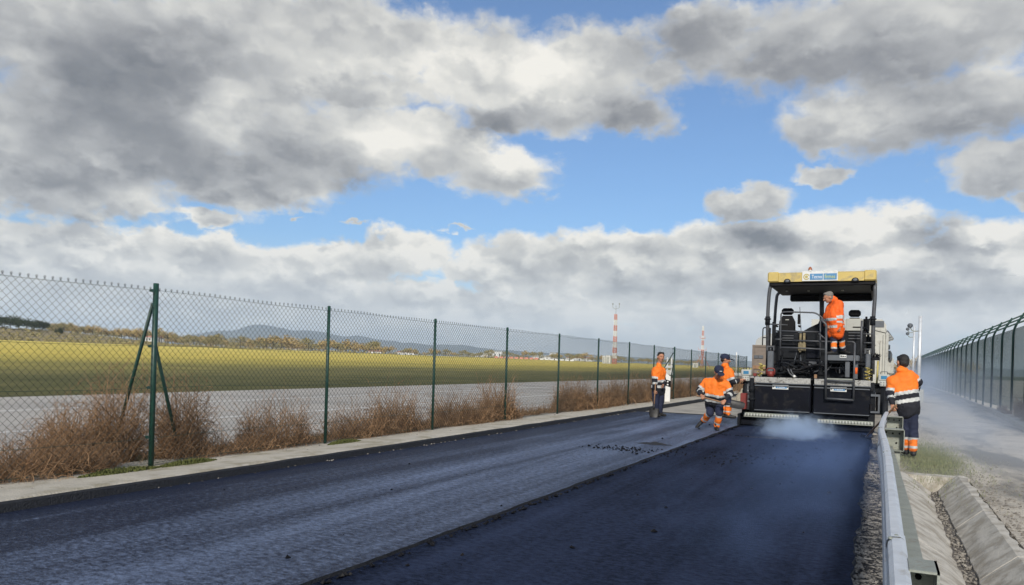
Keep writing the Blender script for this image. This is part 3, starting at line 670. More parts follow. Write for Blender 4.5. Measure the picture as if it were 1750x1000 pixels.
# ================================================================== DRAINAGE CHANNEL
mb = MB(); prof = [(.20, -.03), (.235, .0), (.30, -.005), (.50, -.21), (.53, -.26), (.67, -.26), (.70, -.20), (.98, .015), (1.06, .015), (1.09, -.03)]
ch = thing('drainage_channel', (.6, 8, -.26), 'concrete V shaped drainage channel with dirt in its bottom, behind the steel barrier', 'drain')
def slab(seg, name, m, y0, y1, gap=0.0):
    mb = MB(); n = max(2, int((y1-y0)/.09)); rows = []
    for i in range(n+1):
        y = y0+(y1-y0)*i/n; row = []
        for (x, z) in seg:
            j = Vector((x*4, y*1.7, 2)); row.append((x+.012*noise.noise(j*2.3), y, z+.010*noise.noise(j)))
        row[0] = (row[0][0]+.02*noise.noise(Vector((y*5, 1, 0))), y, row[0][2]); row[-1] = (row[-1][0]+.05*noise.noise(Vector((y*3, 4, 0))), y, row[-1][2]); rows.append(row)
    for a, b in zip(rows, rows[1:]):
        for k in range(len(seg)-1): mb.poly([a[k], a[k+1], b[k+1], b[k]])
    for row, s in ((rows[0], 1), (rows[-1], -1)):
        low = [(p[0], p[1], p[2]-.12) for p in row]; 
        for k in range(len(row)-1): mb.poly([row[k], row[k+1], low[k+1], low[k]])
    for e in (0, -1):
        for a, b in zip(rows, rows[1:]): mb.poly([a[e], b[e], (b[e][0], b[e][1], b[e][2]-.12), (a[e][0], a[e][1], a[e][2]-.12)])
    return mb.build(name, m, ch)
for (a, b) in ((-2, 5.4), (5.42, 7.3), (7.32, 9.6), (9.62, 12.1)):
    slab([(.22, -.03), (.25, .0), (.32, -.005), (.50, -.11), (.62, -.21)], 'side_slab', MT['concrete'], a, b)
for (a, b) in ((-2, 4.8), (4.82, 7.0), (7.02, 9.2), (9.22, 12.1)):
    slab([(.735, -.21), (.85, -.10), (.98, .012), (1.05, .018)], 'side_slab', MT['concrete'], a, b)
slab([(.60, -.225), (.68, -.25), (.745, -.225)], 'channel_bed', mat('silt', (.15, .135, .12), .95, var=.4, vs=9, bump=.9, bs=30), -2, 12.1)
mb = MB(); mb.box(.18, 1.12, 12.1, 12.35, -.3, -.02); mb.build('end_wall', MT['concrete'], ch)
# ================================================================== STEEL BARRIER
br = thing('steel_barrier', (.05, 6.5, -.05), 'galvanised steel crash barrier with spacer brackets, running beside the drainage channel', 'crash barrier')
cl = [(.068, .6), (.064, 2.7), (.062, 4.5), (.056, 6.4), (.034, 8.2), (.010, 9.4), (.004, 9.9), (.018, 11.2), (.045, 12.4), (.085, 14.0)]
def cx(y):
    for (a, b) in zip(cl, cl[1:]):
        if a[1] <= y <= b[1]: return a[0]+(b[0]-a[0])*(y-a[1])/(b[1]-a[1])
    return cl[-1][0]
prof = [(.0, .745), (.030, .752), (.034, .748), (.036, .735), (.006, .715), (-.042, .69), (-.046, .655), (-.006, .62), (.006, .585), (-.006, .55), (-.046, .515), (-.042, .48), (.006, .455), (.032, .436)]
prof = [(-.030, .700), (-.024, .735), (-.010, .752), (.022, .754), (.032, .748), (.034, .735), (.0, .728), (-.020, .712), (-.026, .690), (-.026, .665), (0, .63), (.01, .60), (0, .565), (-.026, .53), (-.030, .49), (-.03, .46), (.012, .44), (.034, .436)]
def rail(y0, y1, dx=0.0, dz=0):
    mb = MB(); n = max(2, int((y1-y0)/.3)); rows = []
    for i in range(n+1): y = y0+(y1-y0)*i/n; rows.append([(cx(y)+x+dx, y, z+dz+.003*math.sin(y*2.1)) for x, z in prof])
    mb.smooth = False
    for a, b in zip(rows, rows[1:]):
        for k in range(len(prof)-1): mb.poly([a[k], b[k], b[k+1], a[k+1]])
    inner = [[(p[0]+.006, p[1], p[2]-.004) for p in r_] for r_ in rows]
    for a, b in zip(inner, inner[1:]):
        for k in range(len(prof)-1): mb.poly([a[k], a[k+1], b[k+1], b[k]])
    return mb
for i, (a, b) in enumerate(((.6, 3.45), (3.35, 7.0), (6.9, 10.0), (9.9, 14.0))):
    rail(a, b, -.004 if i % 2 else 0, .004 if i % 2 else 0).build('rail_beam', MT['galv'], br)
for y in (3.4, 6.95, 9.95):
    for (dx, z) in ((.006, .757), (-.016, .754)):
        mb = MB(); mb.ball((cx(y)+dx, y+dx*2-.03, z), (.010, .016, .006), 8, 6); mb.build('bolt', MT['galvdull'], br)
for y in (2.95, 9.9, 12.7):
    c = cx(y); mb = MB(); W = .25 if y > 5 else .125
    # spacer bracket: open channel box between beam and post
    mb.box(c+.036, c+W, y-.09, y+.09, .742, .750); mb.box(c+.036, c+W, y-.09, y+.09, .50, .507)
    mb.box(c+W-.008, c+W, y-.09, y+.09, .50, .75); mb.box(c+.036, c+W-.008, y+.082, y+.09, .507, .742)
    sb = mb.build('spacer', MT['galvdull'], br)
    for (dx, z) in (((.20, .69), (.13, .69), (.17, .58), (.06, .70)) if y > 5 else ((.07, .69), (.10, .62))):
        mb = MB(); mb.tube([(c+dx, y+.075, z), (c+dx, y+.083, z)], .011, 8); mb.build('bolt', MT['black'], sb)
    mb = MB(); c += W-.25; mb.box(c+.15, c+.156, y-.04, y+.04, -.3, .50); mb.box(c+.15, c+.21, y+.034, y+.04, -.3, .50); mb.box(c+.15, c+.21, y-.04, y-.034, -.3, .50)
    mb.build('barrier_post', MT['galvdull'], br)
mb = MB()  # lower tie plate behind the beam
for a, b in ((1.2, 5.4), (5.41, 9.9)):
    x0, x1 = cx(a)+.055, cx(b)+.055
    for (d0, d1, q0, q1) in ((0, .075, .545, .552), (0, .006, .44, .545), (.069, .075, .50, .545)):
        mb.add([(x0+d0, a, q0), (x0+d1, a, q0), (x1+d1, b, q0), (x1+d0, b, q0), (x0+d0, a, q1), (x0+d1, a, q1), (x1+d1, b, q1), (x1+d0, b, q1)], [(0, 3, 2, 1), (4, 5, 6, 7), (0, 1, 5, 4), (1, 2, 6, 5), (2, 3, 7, 6), (3, 0, 4, 7)])
mb.build('tie_plate', MT['galvdull'], br)
# ================================================================== DELINEATOR POST
dl = thing('delineator_post', (-6.85, 27.2, 0), 'white roadside post with a black band and reflectors, beyond the standing worker', 'marker post')
x, y = -6.95, 27.3
mb = MB(); mb.prism([(x-.095, 0), (x+.095, 0), (x+.095, 1.02), (x-.095, 1.14)], 1, y, y+.05); mb.build('post_body', MT['white'], dl)
mb = MB(); mb.prism([(x-.098, .69), (x+.098, .63), (x+.098, .86), (x-.098, .92)], 1, y-.004, y+.054); mb.build('black_band', MT['black'], dl)
for z in (.72, .83): mb = MB(); mb.tube([(x, y-.01, z), (x, y-.004, z)], .032, 10); mb.build('reflector', MT['white'], dl)
# ================================================================== FAR THINGS
def leaf_cloud(mb, c, rx, ry, rz, n, s, rnd, lobes=None):
    lobes = lobes or 9; L = []
    for i in range(lobes):
        a = rnd.uniform(0, 6.28); e = rnd.uniform(-.5, 1.0); k = rnd.uniform(.35, .8)
        L.append((Vector((math.cos(a)*k*rx*math.cos(e), math.sin(a)*k*ry*math.cos(e), math.sin(e)*k*rz)), rnd.uniform(.32, .55)))
    for i in range(n):
        o, k = rnd.choice(L); d = Vector((rnd.gauss(0, 1), rnd.gauss(0, 1), rnd.gauss(0, 1))).normalized()*rnd.random()**.4
        p = Vector(c)+o+Vector((d.x*rx*k, d.y*ry*k, d.z*rz*k)); t = Vector((rnd.gauss(0, 1), rnd.gauss(0, 1), rnd.gauss(0, .7))).normalized(); b = t.orthogonal().normalized(); b.rotate(Matrix.Rotation(rnd.uniform(0, 6.28), 3, t))
        q = t.cross(b); ss = s*rnd.uniform(.5, 1.2)
        mb.poly([p-b*ss, p-q*ss*.6, p+b*ss, p+q*ss*.6])
def tree_proto(label, cat, group, m, h, r, seed, n=420, s=.35, low=.18, flat_=1.0):
    rnd = random.Random(seed); t = thing('tree' if cat == 'tree' else 'shrub', (0, 0, 0), label, cat, group)
    mb = MB(); mb.tube([(0, 0, -.3), (.05, 0, h*.35), (.0, .1, h*.8)], [h*.03, h*.022, h*.006], 6)
    for i in range(6):
        a = rnd.uniform(0, 6.28); z = h*rnd.uniform(.25, .6); mb.tube([(0, 0, z), (math.cos(a)*r*.4, math.sin(a)*r*.4, z+h*.12), (math.cos(a)*r*.75, math.sin(a)*r*.75, z+h*.26)], [h*.012, h*.008, h*.003], 4)
    mb.build('trunk', MT['bark'], t)
    mb = MB(); leaf_cloud(mb, (0, 0, h*(low+(1-low)/2)), r, r, h*(1-low)/2*flat_, n, s, rnd, 11); mb.build('crown', m, t)
    return t
GF = 'golden brown trees in the line beyond the yellow field'
protos = [tree_proto('golden brown bushy tree in the line beyond the yellow field', 'tree', GF, MT['leafgold'], 7, 4.2, 11),
          tree_proto('olive brown bushy tree in the line beyond the yellow field', 'tree', 'olive trees in the line beyond the yellow field', MT['leafolive'], 7.5, 4.5, 12),
          tree_proto('thin bare-looking golden tree standing taller in the far line', 'tree', 'taller thin trees in the far line', MT['leafgold'], 10, 2.6, 13, n=260, s=.3, low=.1)]
used = [False]*3
def plant(k, x, y, s, z=None):
    t = protos[k] if not used[k] else copy_tree(protos[k]); used[k] = True
    t.location = (x, y, gz(x, y) if z is None else z); t.scale = (s*random.uniform(.9, 1.5), s*random.uniform(.9, 1.5), s); t.rotation_euler.z = random.uniform(0, 6.28); return t
rnd = random.Random(21); random.seed(5)
for i in range(270):
    a = -57+45*(((i+rnd.random())/270)**1.35); dist = rnd.uniform(500, 900) if a > -52 else rnd.uniform(620, 760)
    if a > -35: dist = rnd.uniform(620, 1250)
    x, y = math.sin(R(a))*dist, math.cos(R(a))*dist
    if x > -300 and a < -30: x -= 0
    s = rnd.uniform(.7, 1.2)*(1.3 if -53 < a < -36 else 1.1)
    if a > -30: s *= .85
    plant(rnd.choice((0, 0, 0, 1, 1) if a < -33 else (0, 1, 1, 1)), x, y, s)
# dark pines on the rise, left
pg = tree_proto('dark green umbrella pine in the dense clump on the rise at the far left', 'tree', 'dark pines in the clump on the rise', MT['leafdark'], 8.5, 5.2, 31, n=900, s=.4, low=.12)
for i in range(9):
    a = -60.9+3.4*(i/8); d = 500+rnd.uniform(-14, 14); t = pg if i == 0 else copy_tree(pg); x, y = math.sin(R(a))*d, math.cos(R(a))*d
    t.location = (x, y, gz(x, y)-.6); t.scale = (1.15, 1.15, (.86, 1.0, 1.02, .98, 1.02, .96, .93, .9, .78)[i]*.95); t.rotation_euler.z = i
sp = tree_proto('small round dark green bush standing alone right of the pine clump', 'tree', None, MT['leafdark'], 4.6, 2.6, 33, n=600, s=.3, low=.02)
x, y = math.sin(R(-56.55))*470, math.cos(R(-56.55))*470; sp.location = (x, y, gz(x, y)-.4); sp.name = 'shrub'
# golden reeds / poplars beyond the worksite on the right
for i in range(26):
    x = 3.0+rnd.uniform(-1.6, 11)+i*.12; y = 150+rnd.uniform(0, 40)
    t = plant(2, x, y, rnd.uniform(.36, .50), 0); t['label'] = 'pale golden slender tree beyond the worksite, between the truck and the security fence'; t['group'] = 'pale golden trees beyond the worksite'
# low scrub along the far edge of the field
mb = MB(); rr = random.Random(8)
for i in range(1500):
    a = R(-60+52*rr.random()); d = rr.uniform(330, 520) if a < R(-30) else rr.uniform(520, 900); x, y = math.sin(a)*d, math.cos(a)*d
    if x > -292: continue
    leaf_cloud(mb, (x, y, gz(x, y)+.5), 2.6, 2.6, rr.uniform(.6, 1.6), 16, .5, rr, 4)
mb.build('scrub', MT['leafolive'], kind='stuff')
# lattice masts
def mast(px, dist_y, pyt, n, label, w, k0, zbase=0.):
    b = at(px, 620, dist_y); x, y = b.x, b.y; z0 = gz(x, y); H = at(px, pyt, dist_y).z-z0-zbase; T = thing('lattice_mast', (x, y, z0), label, 'mast')
    for k in range(n):
        za, zb = z0+zbase+H*k/n, z0+zbase+H*(k+1)/n; ww = w*(1-.45*k/n); mb = MB()
        cs = [(-ww, -ww), (ww, -ww), (ww, ww), (-ww, ww)]
        for c in cs: mb.tube([(x+c[0], y+c[1], za), (x+c[0]*.96, y+c[1]*.96, zb)], .085*k0, 4)
        m_ = 3
        for q in range(m_):
            a0 = za+(zb-za)*q/m_; a1 = za+(zb-za)*(q+1)/m_
            for c, d in zip(cs, cs[1:]+cs[:1]):
                mb.tube([(x+c[0], y+c[1], a0), (x+d[0], y+d[1], a1)], .06*k0, 3); mb.tube([(x+d[0], y+d[1], a0), (x+c[0], y+c[1], a1)], .10*k0, 3)
        mb.build('mast_section', MT['redmast'] if (k % 2 == 0) else MT['white'], T)
    return T, x, y, z0, H+zbase
T, x, y, z0, H = mast(1050, 500, 537, 9, 'taller red and white lattice mast beyond the fence, left of the workers', 1.25, 1.6)
mb = MB(); mb.tube([(x, y, z0+H), (x, y, z0+H+6)], .12, 5)
for dx in (-2.3, 2.3): mb.tube([(x, y, z0+H+3.5), (x+dx, y, z0+H+4.4), (x+dx, y, z0+H+7)], .14, 4); mb.ball((x+dx, y, z0+H+7), .5, 6, 4)
mb.build('wind_sensor', MT['galvdull'], T)
T, x, y, z0, H = mast(1200, 600, 557, 6, 'shorter red and white lattice mast on tripod legs, right of the standing worker', .8, 1.4, 10.)
mb = MB()
for dx, dy in ((-6.2, 0), (6.2, -1.6), (0, 6), (-.4, -4)): mb.tube([(x+dx, y+dy, z0), (x, y, z0+11)], .2, 5)
mb.tube([(x, y, z0), (x, y, z0+11)], .3, 6); mb.build('mast_leg', MT['redmast'], T)
for zz, ww in ((.70, 3.2), (.42, 5.0), (.25, 4.4)):
    mb = MB(); mb.box(x-ww*.6, x+ww*.6, y-1.2, y+1.2, z0+H*zz, z0+H*zz+.3)
    for q in (-1, 1): mb.tube([(x+q*ww*.6, y-1.2, z0+H*zz+.5), (x+q*ww*.6, y-1.2, z0+H*zz+2)], .12, 4)
    mb.build('work_platform', MT['redmast'], T)
# equipment shelters and small buildings
def shelter(px, py, Y, w, h, d, label, m='white'):
    b = at(px, py, Y); x, y, z = b.x, Y, gz(b.x, Y); T = thing('equipment_cabinet', (x, y, z), label, 'cabinet')
    mb = MB(); mb.box(x-w/2, x+w/2, y, y+d, z+.15, z+h, .05); mb.build('cabinet_body', MT[m], T)
    mb = MB(); mb.box(x-w*.3, x+w*.3, y-.04, y, z+.35, z+h*.85); mb.build('door', MT['cabinet'], T)
    mb = MB(); mb.box(x-w*.52, x+w*.52, y-.1, y+d+.1, z+h, z+h+.1); mb.build('roof', MT['cabinet'], T)
shelter(1031.5, 621, 490, 1.9, 5.2, 2.2, 'narrow white cabinet left of the taller mast')
shelter(1038.5, 621, 492, 3.4, 5.6, 2.6, 'wide white cabinet at the foot of the taller mast')
shelter(1188, 629, 560, 3.6, 3.4, 2.2, 'low white cabinet at the foot of the shorter mast')
def glide(px, Y, label):
    b = at(px, 625, Y); x, y = b.x, Y; z = gz(x, y); T = thing('antenna_post', (x, y, z), label, 'antenna')
    for dx in (-.28, .28): mb = MB(); mb.tube([(x+dx, y, z), (x+dx, y, z+2.6)], .12, 6); mb.build('antenna_column', MT['white'], T)
    mb = MB(); mb.box(x-.6, x+.6, y-.2, y+.2, z+1.2, z+1.5); mb.box(x-.45, x+.45, y-.2, y+.2, z+.3, z+.9); mb.build('antenna_box', MT['white'], T)
glide(1144, 100, 'white twin column antenna just right of the standing worker')
b = at(1258, 632, 140); mb = MB(); mb.tube([(b.x, 140, 0), (b.x, 140, 4.2)], .10, 6); mb.box(b.x-.9, b.x+1.4, 139.6, 140.4, 0, .55); mb.build('antenna_post', MT['white'], label='slim white pole on a low white box beyond the fence, left of the paver', cat='antenna')
def house(px, Y, w, d, h, label, rm):
    b = at(px, 605, Y); x, y = b.x, Y; z = gz(x, y); T = thing('house', (x, y, z), label, 'building')
    mb = MB(); mb.box(x-w/2, x+w/2, y, y+d, z-1, z+h); mb.build('wall', MT['white'], T)
    mb = MB(); mb.prism([(y-.6, z+h), (y+d+.6, z+h), (y+d/2, z+h+d*.2)], 0, x-w/2-.5, x+w/2+.5); mb.build('roof', MT[rm], T)
    for k in range(3): mb = MB(); xx = x-w*.32+k*w*.32; mb.box(xx-.9, xx+.9, y-.05, y, z+h*.4, z+h*.75); mb.build('window', MT['glass'], T)
MT['rooftile'] = mat('roof_tile', (.36, .15, .09), .8)
for (px, Y, w_, h_, lab, rm) in ((255, 385, 9, 3.6, 'white building with a reddish roof seen behind the braced post', 'redmast'), (640, 800, 22, 5, 'small white house under the long blue hill', 'rooftile'), (693, 900, 30, 6, 'small white house just left of the third green post', 'rooftile'),
     (820, 1000, 30, 7, 'pale house left of the fourth green post', 'cabinet'), (846, 1050, 24, 12, 'tall white block left of the fourth green post', 'cabinet'), (925, 900, 26, 5, 'low white shed between the fourth and fifth posts', 'cabinet'), (945, 1150, 12, 13, 'slim white tower block near the fifth post', 'cabinet'),
     (500, 760, 26, 6, 'pale long building among the golden trees, left of the second green post', 'rooftile'), (990, 1250, 50, 7, 'long low pale building between the fifth and sixth posts', 'rooftile')):
    house(px, Y, w_, 9, h_, lab, rm)
# red and white low barriers along the field edge
for i in range(9):
    px = 848+i*8.6; b = at(px, 617.6, 560); x, y = b.x, 560; z = gz(x, y); mb = MB(); mb.prism([(y-.5, z), (y+.5, z), (y+.2, z+1.5), (y-.2, z+1.5)], 0, x-1.6, x+1.6)
    mb.build('road_barrier', MT['redmast'], label='red plastic road barrier in the row at the far edge of the field', cat='barrier', group='red road barriers at the far edge of the field')
for i in range(7):
    px = 926+i*8.6; b = at(px, 618.8, 560); x, y = b.x, 560; z = gz(x, y); mb = MB(); mb.prism([(y-.5, z), (y+.5, z), (y+.2, z+1.2), (y-.2, z+1.2)], 0, x-1.6, x+1.6)
    mb.build('road_barrier', MT['white'], label='white plastic road barrier in the row at the far edge of the field', cat='barrier', group='white road barriers at the far edge of the field')
# camera poles and cabinets, right
def pole(x, y, h, r, label, arms):
    T = thing('camera_pole', (x, y, 0), label, 'pole'); mb = MB(); mb.tube([(x, y, -.1), (x, y, h)], r, 10); mb.tube([(x, y, -.1), (x, y, .12)], r*2, 8); mb.build('pole', MT['galv'], T)
    for (z, side) in arms:
        mb = MB(); mb.tube(rbend([(x, y, z-.25), (x+side*.35, y, z-.25), (x+side*.45, y, z-.05)], .1), .025, 6); mb.build('arm', MT['galvdull'], T)
        mb = MB(); mb.ball((x+side*.45, y-.05, z+.02), (.13, .16, .12), 10, 8); mb.tube([(x+side*.45, y-.08, z), (x+side*.45, y-.32, z-.06)], .06, 8); mb.build('camera_head', MT['greybox'], T)
pole(1.66, 43, 4.25, .085, 'thick pale steel pole with one camera arm, nearer the worker by the barrier', [(3.75, -1)])
pole(2.15, 66, 5.0, .075, 'thinner and farther steel pole with two lamp arms', [(4.75, -1), (4.4, -1), (2.6, -1)])
for (x, y, w_, h_, lab) in ((1.62, 42.3, .50, .62, 'lower pale concrete block at the foot of the thick pole'), (1.45, 46.5, .42, .95, 'taller pale cabinet behind the block at the thick pole')):
    T = thing('cable_cabinet', (x, y, 0), lab, 'cabinet'); mb = MB(); mb.box(x-w_/2, x+w_/2, y, y+.4, -.05, h_, .02); mb.build('cabinet_body', MT['cabinet'], T); mb = MB(); mb.box(x-w_*.4, x+w_*.4, y-.015, y, .1, h_*.9); mb.build('door', MT['greybox'] if h_ > .8 else MT['cabinet'], T)
# ================================================================== PAVER
G, K, PN, TG = MT['greybox'], MT['black'], MT['dark'], MT['tubeg']
pv = thing('asphalt_paver', (-1.6, 21.5, 0), 'large grey road paver with a yellow canopy laying hot asphalt in the right lane', 'road paver')
def B(px0, px1, py0, py1, Y, d=0., **k):
    """world rectangle on the plane y=Y from photo extents; returns x0,x1,z0,z1"""
    a = at(px0, (py0+py1)/2, Y); b = at(px1, (py0+py1)/2, Y); t = at((px0+px1)/2, py0, Y); u = at((px0+px1)/2, py1, Y)
    return a.x, b.x, u.z, t.z
def pbox(name, px0, px1, py0, py1, Y, depth, m, parent=pv, bev=.01, **tg):
    x0, x1, z0, z1 = B(px0, px1, py0, py1, Y); mb = MB(); mb.box(x0, x1, Y, Y+depth, z0, z1, bev); return mb.build(name, m, parent, **tg)
SC = 19.3
# --- screed
for (a, b, t, u) in ((1288, 1385.5, 656, 703), (1389.5, 1488, 660, 708)):
    x0, x1, z0, z1 = B(a, b, t, u, SC); z0, z1 = .36, 1.03
    mb = MB(); mb.box(x0, x1, SC, SC+.55, z0, z1, .02); sp = mb.build('screed_panel', MT['panel'], pv)
    mb = MB(); mb.box(x0+.02, x1-.02, SC-.012, SC-.002, z0+.03, z0+.05); mb.box(x0+.02, x1-.02, SC-.03, SC, z1-.05, z1-.02); mb.build('panel_trim', G, sp)
    mb = MB(); mb.box(x0+.02, x1-.01, SC-.05, SC+.10, 1.06, 1.085, .004); mb.box(x0+.02, x1-.01, SC-.05, SC-.046, 1.085, 1.20)
    mb.add([(x0+.02, SC-.046, 1.19), (x1-.01, SC-.046, 1.19), (x1-.01, SC+.5, 1.20), (x0+.02, SC+.5, 1.20), (x0+.02, SC-.046, 1.16), (x1-.01, SC-.046, 1.16), (x1-.01, SC+.5, 1.17), (x0+.02, SC+.5, 1.17)], [(0, 1, 2, 3), (4, 7, 6, 5), (0, 4, 5, 1), (2, 6, 7, 3)])
    mb.build('walkway_plate', MT['tread'], pv)
    mb = MB(); mb.tube([(x0, SC-.06, 1.055), (x1, SC-.06, 1.055)], .014, 8); mb.build('walkway_rail', G, pv)
mb = MB(); mb.box(-3.08, -.12, SC+.1, SC+.75, .10, .40, .02); mb.box(-3.1, -.12, SC-.02, SC+.5, .015, .16, .02); mb.build('screed_base', MT['panel'], pv)
for (a, b, za, zb, yy) in ((1273, 1366, .225, .335, SC-.16), (1398, 1493, .17, .27, SC-.14)):
    x0 = at(a, 705, SC).x; x1 = at(b, 705, SC).x
    mb = MB(); mb.box(x0, x1, yy, yy+.25, za+.03, za+.05); mb.box(x0, x1, yy, yy+.02, za, zb, .006); fb = mb.build('foot_bar', MT['galvdull'], pv)
    mb = MB(); n = 18
    for k in range(n): q = x0+(x1-x0)*(k+.5)/n; mb.ball((q, yy-.002, (za+zb)/2), (.026, .008, .036), 6, 5)
    mb.build('grip_hole', MT['cabinet'], fb, kind='stuff')
# name plates on the screed
def plate(px0, px1, py0, py1, nm, txt, m2):
    x0, x1, z0, z1 = B(px0, px1, py0, py1, SC); mb = MB(); mb.box(x0, x1, SC-.020, SC-.002, z0, z1, .004); p = mb.build(nm, MT['signwhite'], pv)
    w_ = x1-x0; h_ = z1-z0; mb = MB(); mb.box(x0+w_*.22, x1-w_*.10, SC-.025, SC-.021, z0+h_*.22, z1-h_*.2); mb.build('plate_panel', MT['signblue'], p)
    mb = MB(); mb.text(txt, (x0+w_*.28, SC-.025, z0+h_*.3), h_*.38, width=w_*.5); mb.build('lettering', m2, p)
    mb = MB()
    for q in (.07, .94): mb.tube([(x0+w_*q, SC-.028, (z0+z1)/2), (x0+w_*q, SC-.02, (z0+z1)/2)], h_*.13, 8)
    mb.build('rivet', K, p)
plate(1320, 1347.5, 657.5, 665.5, 'name_plate', 'Tecno', MT['signtext'])
plate(1419, 1447, 661.5, 669.5, 'name_plate', 'Tecno', MT['signtext'])
# left end gate, arms, cylinders, tow links
def P(px, py, Y): return at(px, py, Y)
mb = MB(); mb.box(-3.12, -3.06, SC-.25, SC+1.2, .02, .30, .01); mb.box(-3.02, -2.84, SC+.1, SC+.5, .3, 1.06, .01); mb.build('end_gate', PN, pv)
for (px, r, py0, py1) in ((1272, .035, 652, 705), (1278, .05, 650, 700), (1284.5, .06, 646, 704)):
    mb = MB(); mb.tube([P(px, py0, SC-.02), P(px, py1, SC-.02)], r, 8); mb.tube([P(px, py0+14, SC-.02), P(px, py0+24, SC-.02)], r*1.35, 8); mb.tube([P(px, py0+34, SC-.02), P(px, py0+38, SC-.02)], r*1.4, 8); mb.build('side_cylinder', PN if r != .05 else TG, pv)
mb = MB(); a = at(1269, 694, 18.9); mb.box(a.x-.05, a.x+.08, 18.85, 19.1, .42, .8, .01); mb.build('marker_guard', MT['red'], pv)
mb = MB(); mb.box(-.26, -.12, SC+.02, SC+1.0, .12, .92, .01); mb.build('end_gate', PN, pv)
mb = MB(); x0, x1, z0, z1 = B(1488, 1504, 674, 706, SC); 
for (a, b, c, d) in ((x0, x1, z1-.05, z1), (x1-.04, x1, z0, z1-.05), (x0, x1-.04, z0, z0+.04)): mb.box(a, b, SC-.05, SC+.02, c, d)
mb.build('side_frame', G, pv)
pbox('screw_head', 1486, 1492, 690, 703, SC-.04, .05, K)
# remote control boxes on stalks
def panel(px, py, Y, nm, s=1.):
    c = P(px, py, Y); w_ = .24*s; mb = MB()
    mb.box(c.x-w_/2, c.x+w_/2, Y-.06, Y+.08, c.z+.0, c.z+.15*s, .02); mb.box(c.x-w_*.36, c.x+w_*.36, Y-.10, Y+.06, c.z-.13*s, c.z-.003, .015); p = mb.build('control_box', MT['cabinet'], pv)
    mb = MB(); mb.box(c.x-w_*.26, c.x+w_*.26, Y-.066, Y-.061, c.z+.04*s, c.z+.115*s); mb.build('screen', MT['screen'], p)
    mb = MB()
    for i in range(3):
        for j in range(2): mb.tube([(c.x-.055*s+i*.055*s, Y-.108, c.z-.04-.05*j*s), (c.x-.055*s+i*.055*s, Y-.10, c.z-.04-.05*j*s)], .012*s, 6)
    mb.build('button', MT['greybox'], p, kind='stuff') if False else mb.build('keypad', MT['greybox'], p)
    mb = MB(); mb.tube(rbend([(c.x-w_*.3, Y, c.z+.15*s), (c.x-w_*.3, Y, c.z+.21*s), (c.x+w_*.3, Y, c.z+.21*s), (c.x+w_*.3, Y, c.z+.15*s)], .04), .009, 6); mb.build('grab_handle', TG, p)
    mb = MB(); mb.tube([(c.x-.02, Y+.01, c.z-.13*s), (c.x-.02, Y+.01, .45)], .035, 8); mb.build('stalk', PN, p)
    return c
panel(1275.5, 642, 19.2, 'l'); panel(1510.5, 651, 19.2, 'r', .98)
mb = MB(); a = P(1517, 665, 19.2); mb.box(a.x-.10, a.x+.02, 19.15, 19.35, .5, a.z, .02); mb.tube([(a.x-.05, 19.1, .25), (a.x-.05, 19.1, .75)], .06, 8); mb.build('side_cylinder', PN, pv)
# tow arms and their grey cylinder boxes
for (a, b, t, u) in ((1311, 1321.5, 600, 640), (1479, 1487.5, 605, 645)):
    pbox('lift_cylinder', a, b, t, u, 19.9, .16, G, bev=.02)
    x0, x1, z0, z1 = B(a, b, t-8, t, 19.9); mb = MB(); mb.tube([((x0+x1)/2, 19.98, z0-.02), ((x0+x1)/2, 19.98, z1)], .022, 8); mb.box(x0+.01, x1-.01, 19.93, 20.03, z1-.02, z1+.02); mb.box(x0-.02, x0+.01, 19.93, 20.03, z1-.1, z1+.02); mb.box(x1-.01, x1+.02, 19.93, 20.03, z1-.1, z1+.02); mb.build('cylinder_rod', TG, pv)
for x in (-2.78, -.22):
    mb = MB(); mb.prism([(19.7, .35), (20.1, 1.15), (24.3, .95), (24.3, .75), (20.3, .85), (20.0, .35)], 0, x-.06, x+.06); mb.build('tow_arm', PN, pv)
# --- tractor unit
mb = MB(); mb.box(-2.45, -.42, 20.75, 24.2, .55, 1.55, .04); mb.build('chassis', PN, pv)
mb = MB(); mb.box(-2.52, -.33, 20.72, 23.9, 1.55, 1.62, .01); mb.build('deck', PN, pv)
for x in (-2.42, -.75):      # crawler tracks
    mb = MB(); y0, y1, zc, r = 21.2, 23.9, .42, .40; pts = []
    for k in range(13): a = -math.pi/2-math.pi*k/12; pts.append((y0+math.cos(a)*r, zc+math.sin(a)*r))
    for k in range(13): a = math.pi/2-math.pi*k/12; pts.append((y1+math.cos(a)*r, zc+math.sin(a)*r))
    mb.prism(pts, 0, x, x+.32); tr = mb.build('crawler_track', K, pv)
    mb = MB()
    for k in range(22): q = y0+(y1-y0)*k/21; mb.box(x-.01, x+.33, q-.03, q+.03, zc+r-.005, zc+r+.03); mb.box(x-.01, x+.33, q-.03, q+.03, zc-r-.015, zc-r+.005)
    for k in range(7): a = math.pi/2+math.pi*k/6; yy = y0+math.cos(a)*(r+.01); zz = zc+math.sin(a)*(r+.01); mb.box(x-.01, x+.33, yy-.03, yy+.03, zz-.03, zz+.03)
    mb.build('track_pads', K, tr)
mb = MB(); mb.tube([(-2.6, 20.3, .38), (-.5, 20.3, .38)], .16, 10)
for k in range(16): x = -2.55+k*.135; a = k*.9; mb.box(x, x+.03, 20.3-.2, 20.3+.2, .38-.2*abs(math.sin(a))-.03, .38+.2*abs(math.sin(a))+.03)
mb.build('auger', MT['galvdull'], pv)
mb = MB(); mb.box(-2.5, -.4, 22.2, 24.1, 1.62, 2.15, .05); mb.build('engine_hood', PN, pv)
mb = MB(); mb.prism([(-2.9, .6), (-2.95, 1.75), (-2.6, 1.75), (-2.3, .75), (-1.0, .75), (-.7, 1.75), (-.33, 1.75), (-.38, .6)], 1, 24.2, 26.2); mb.build('hopper', PN, pv)
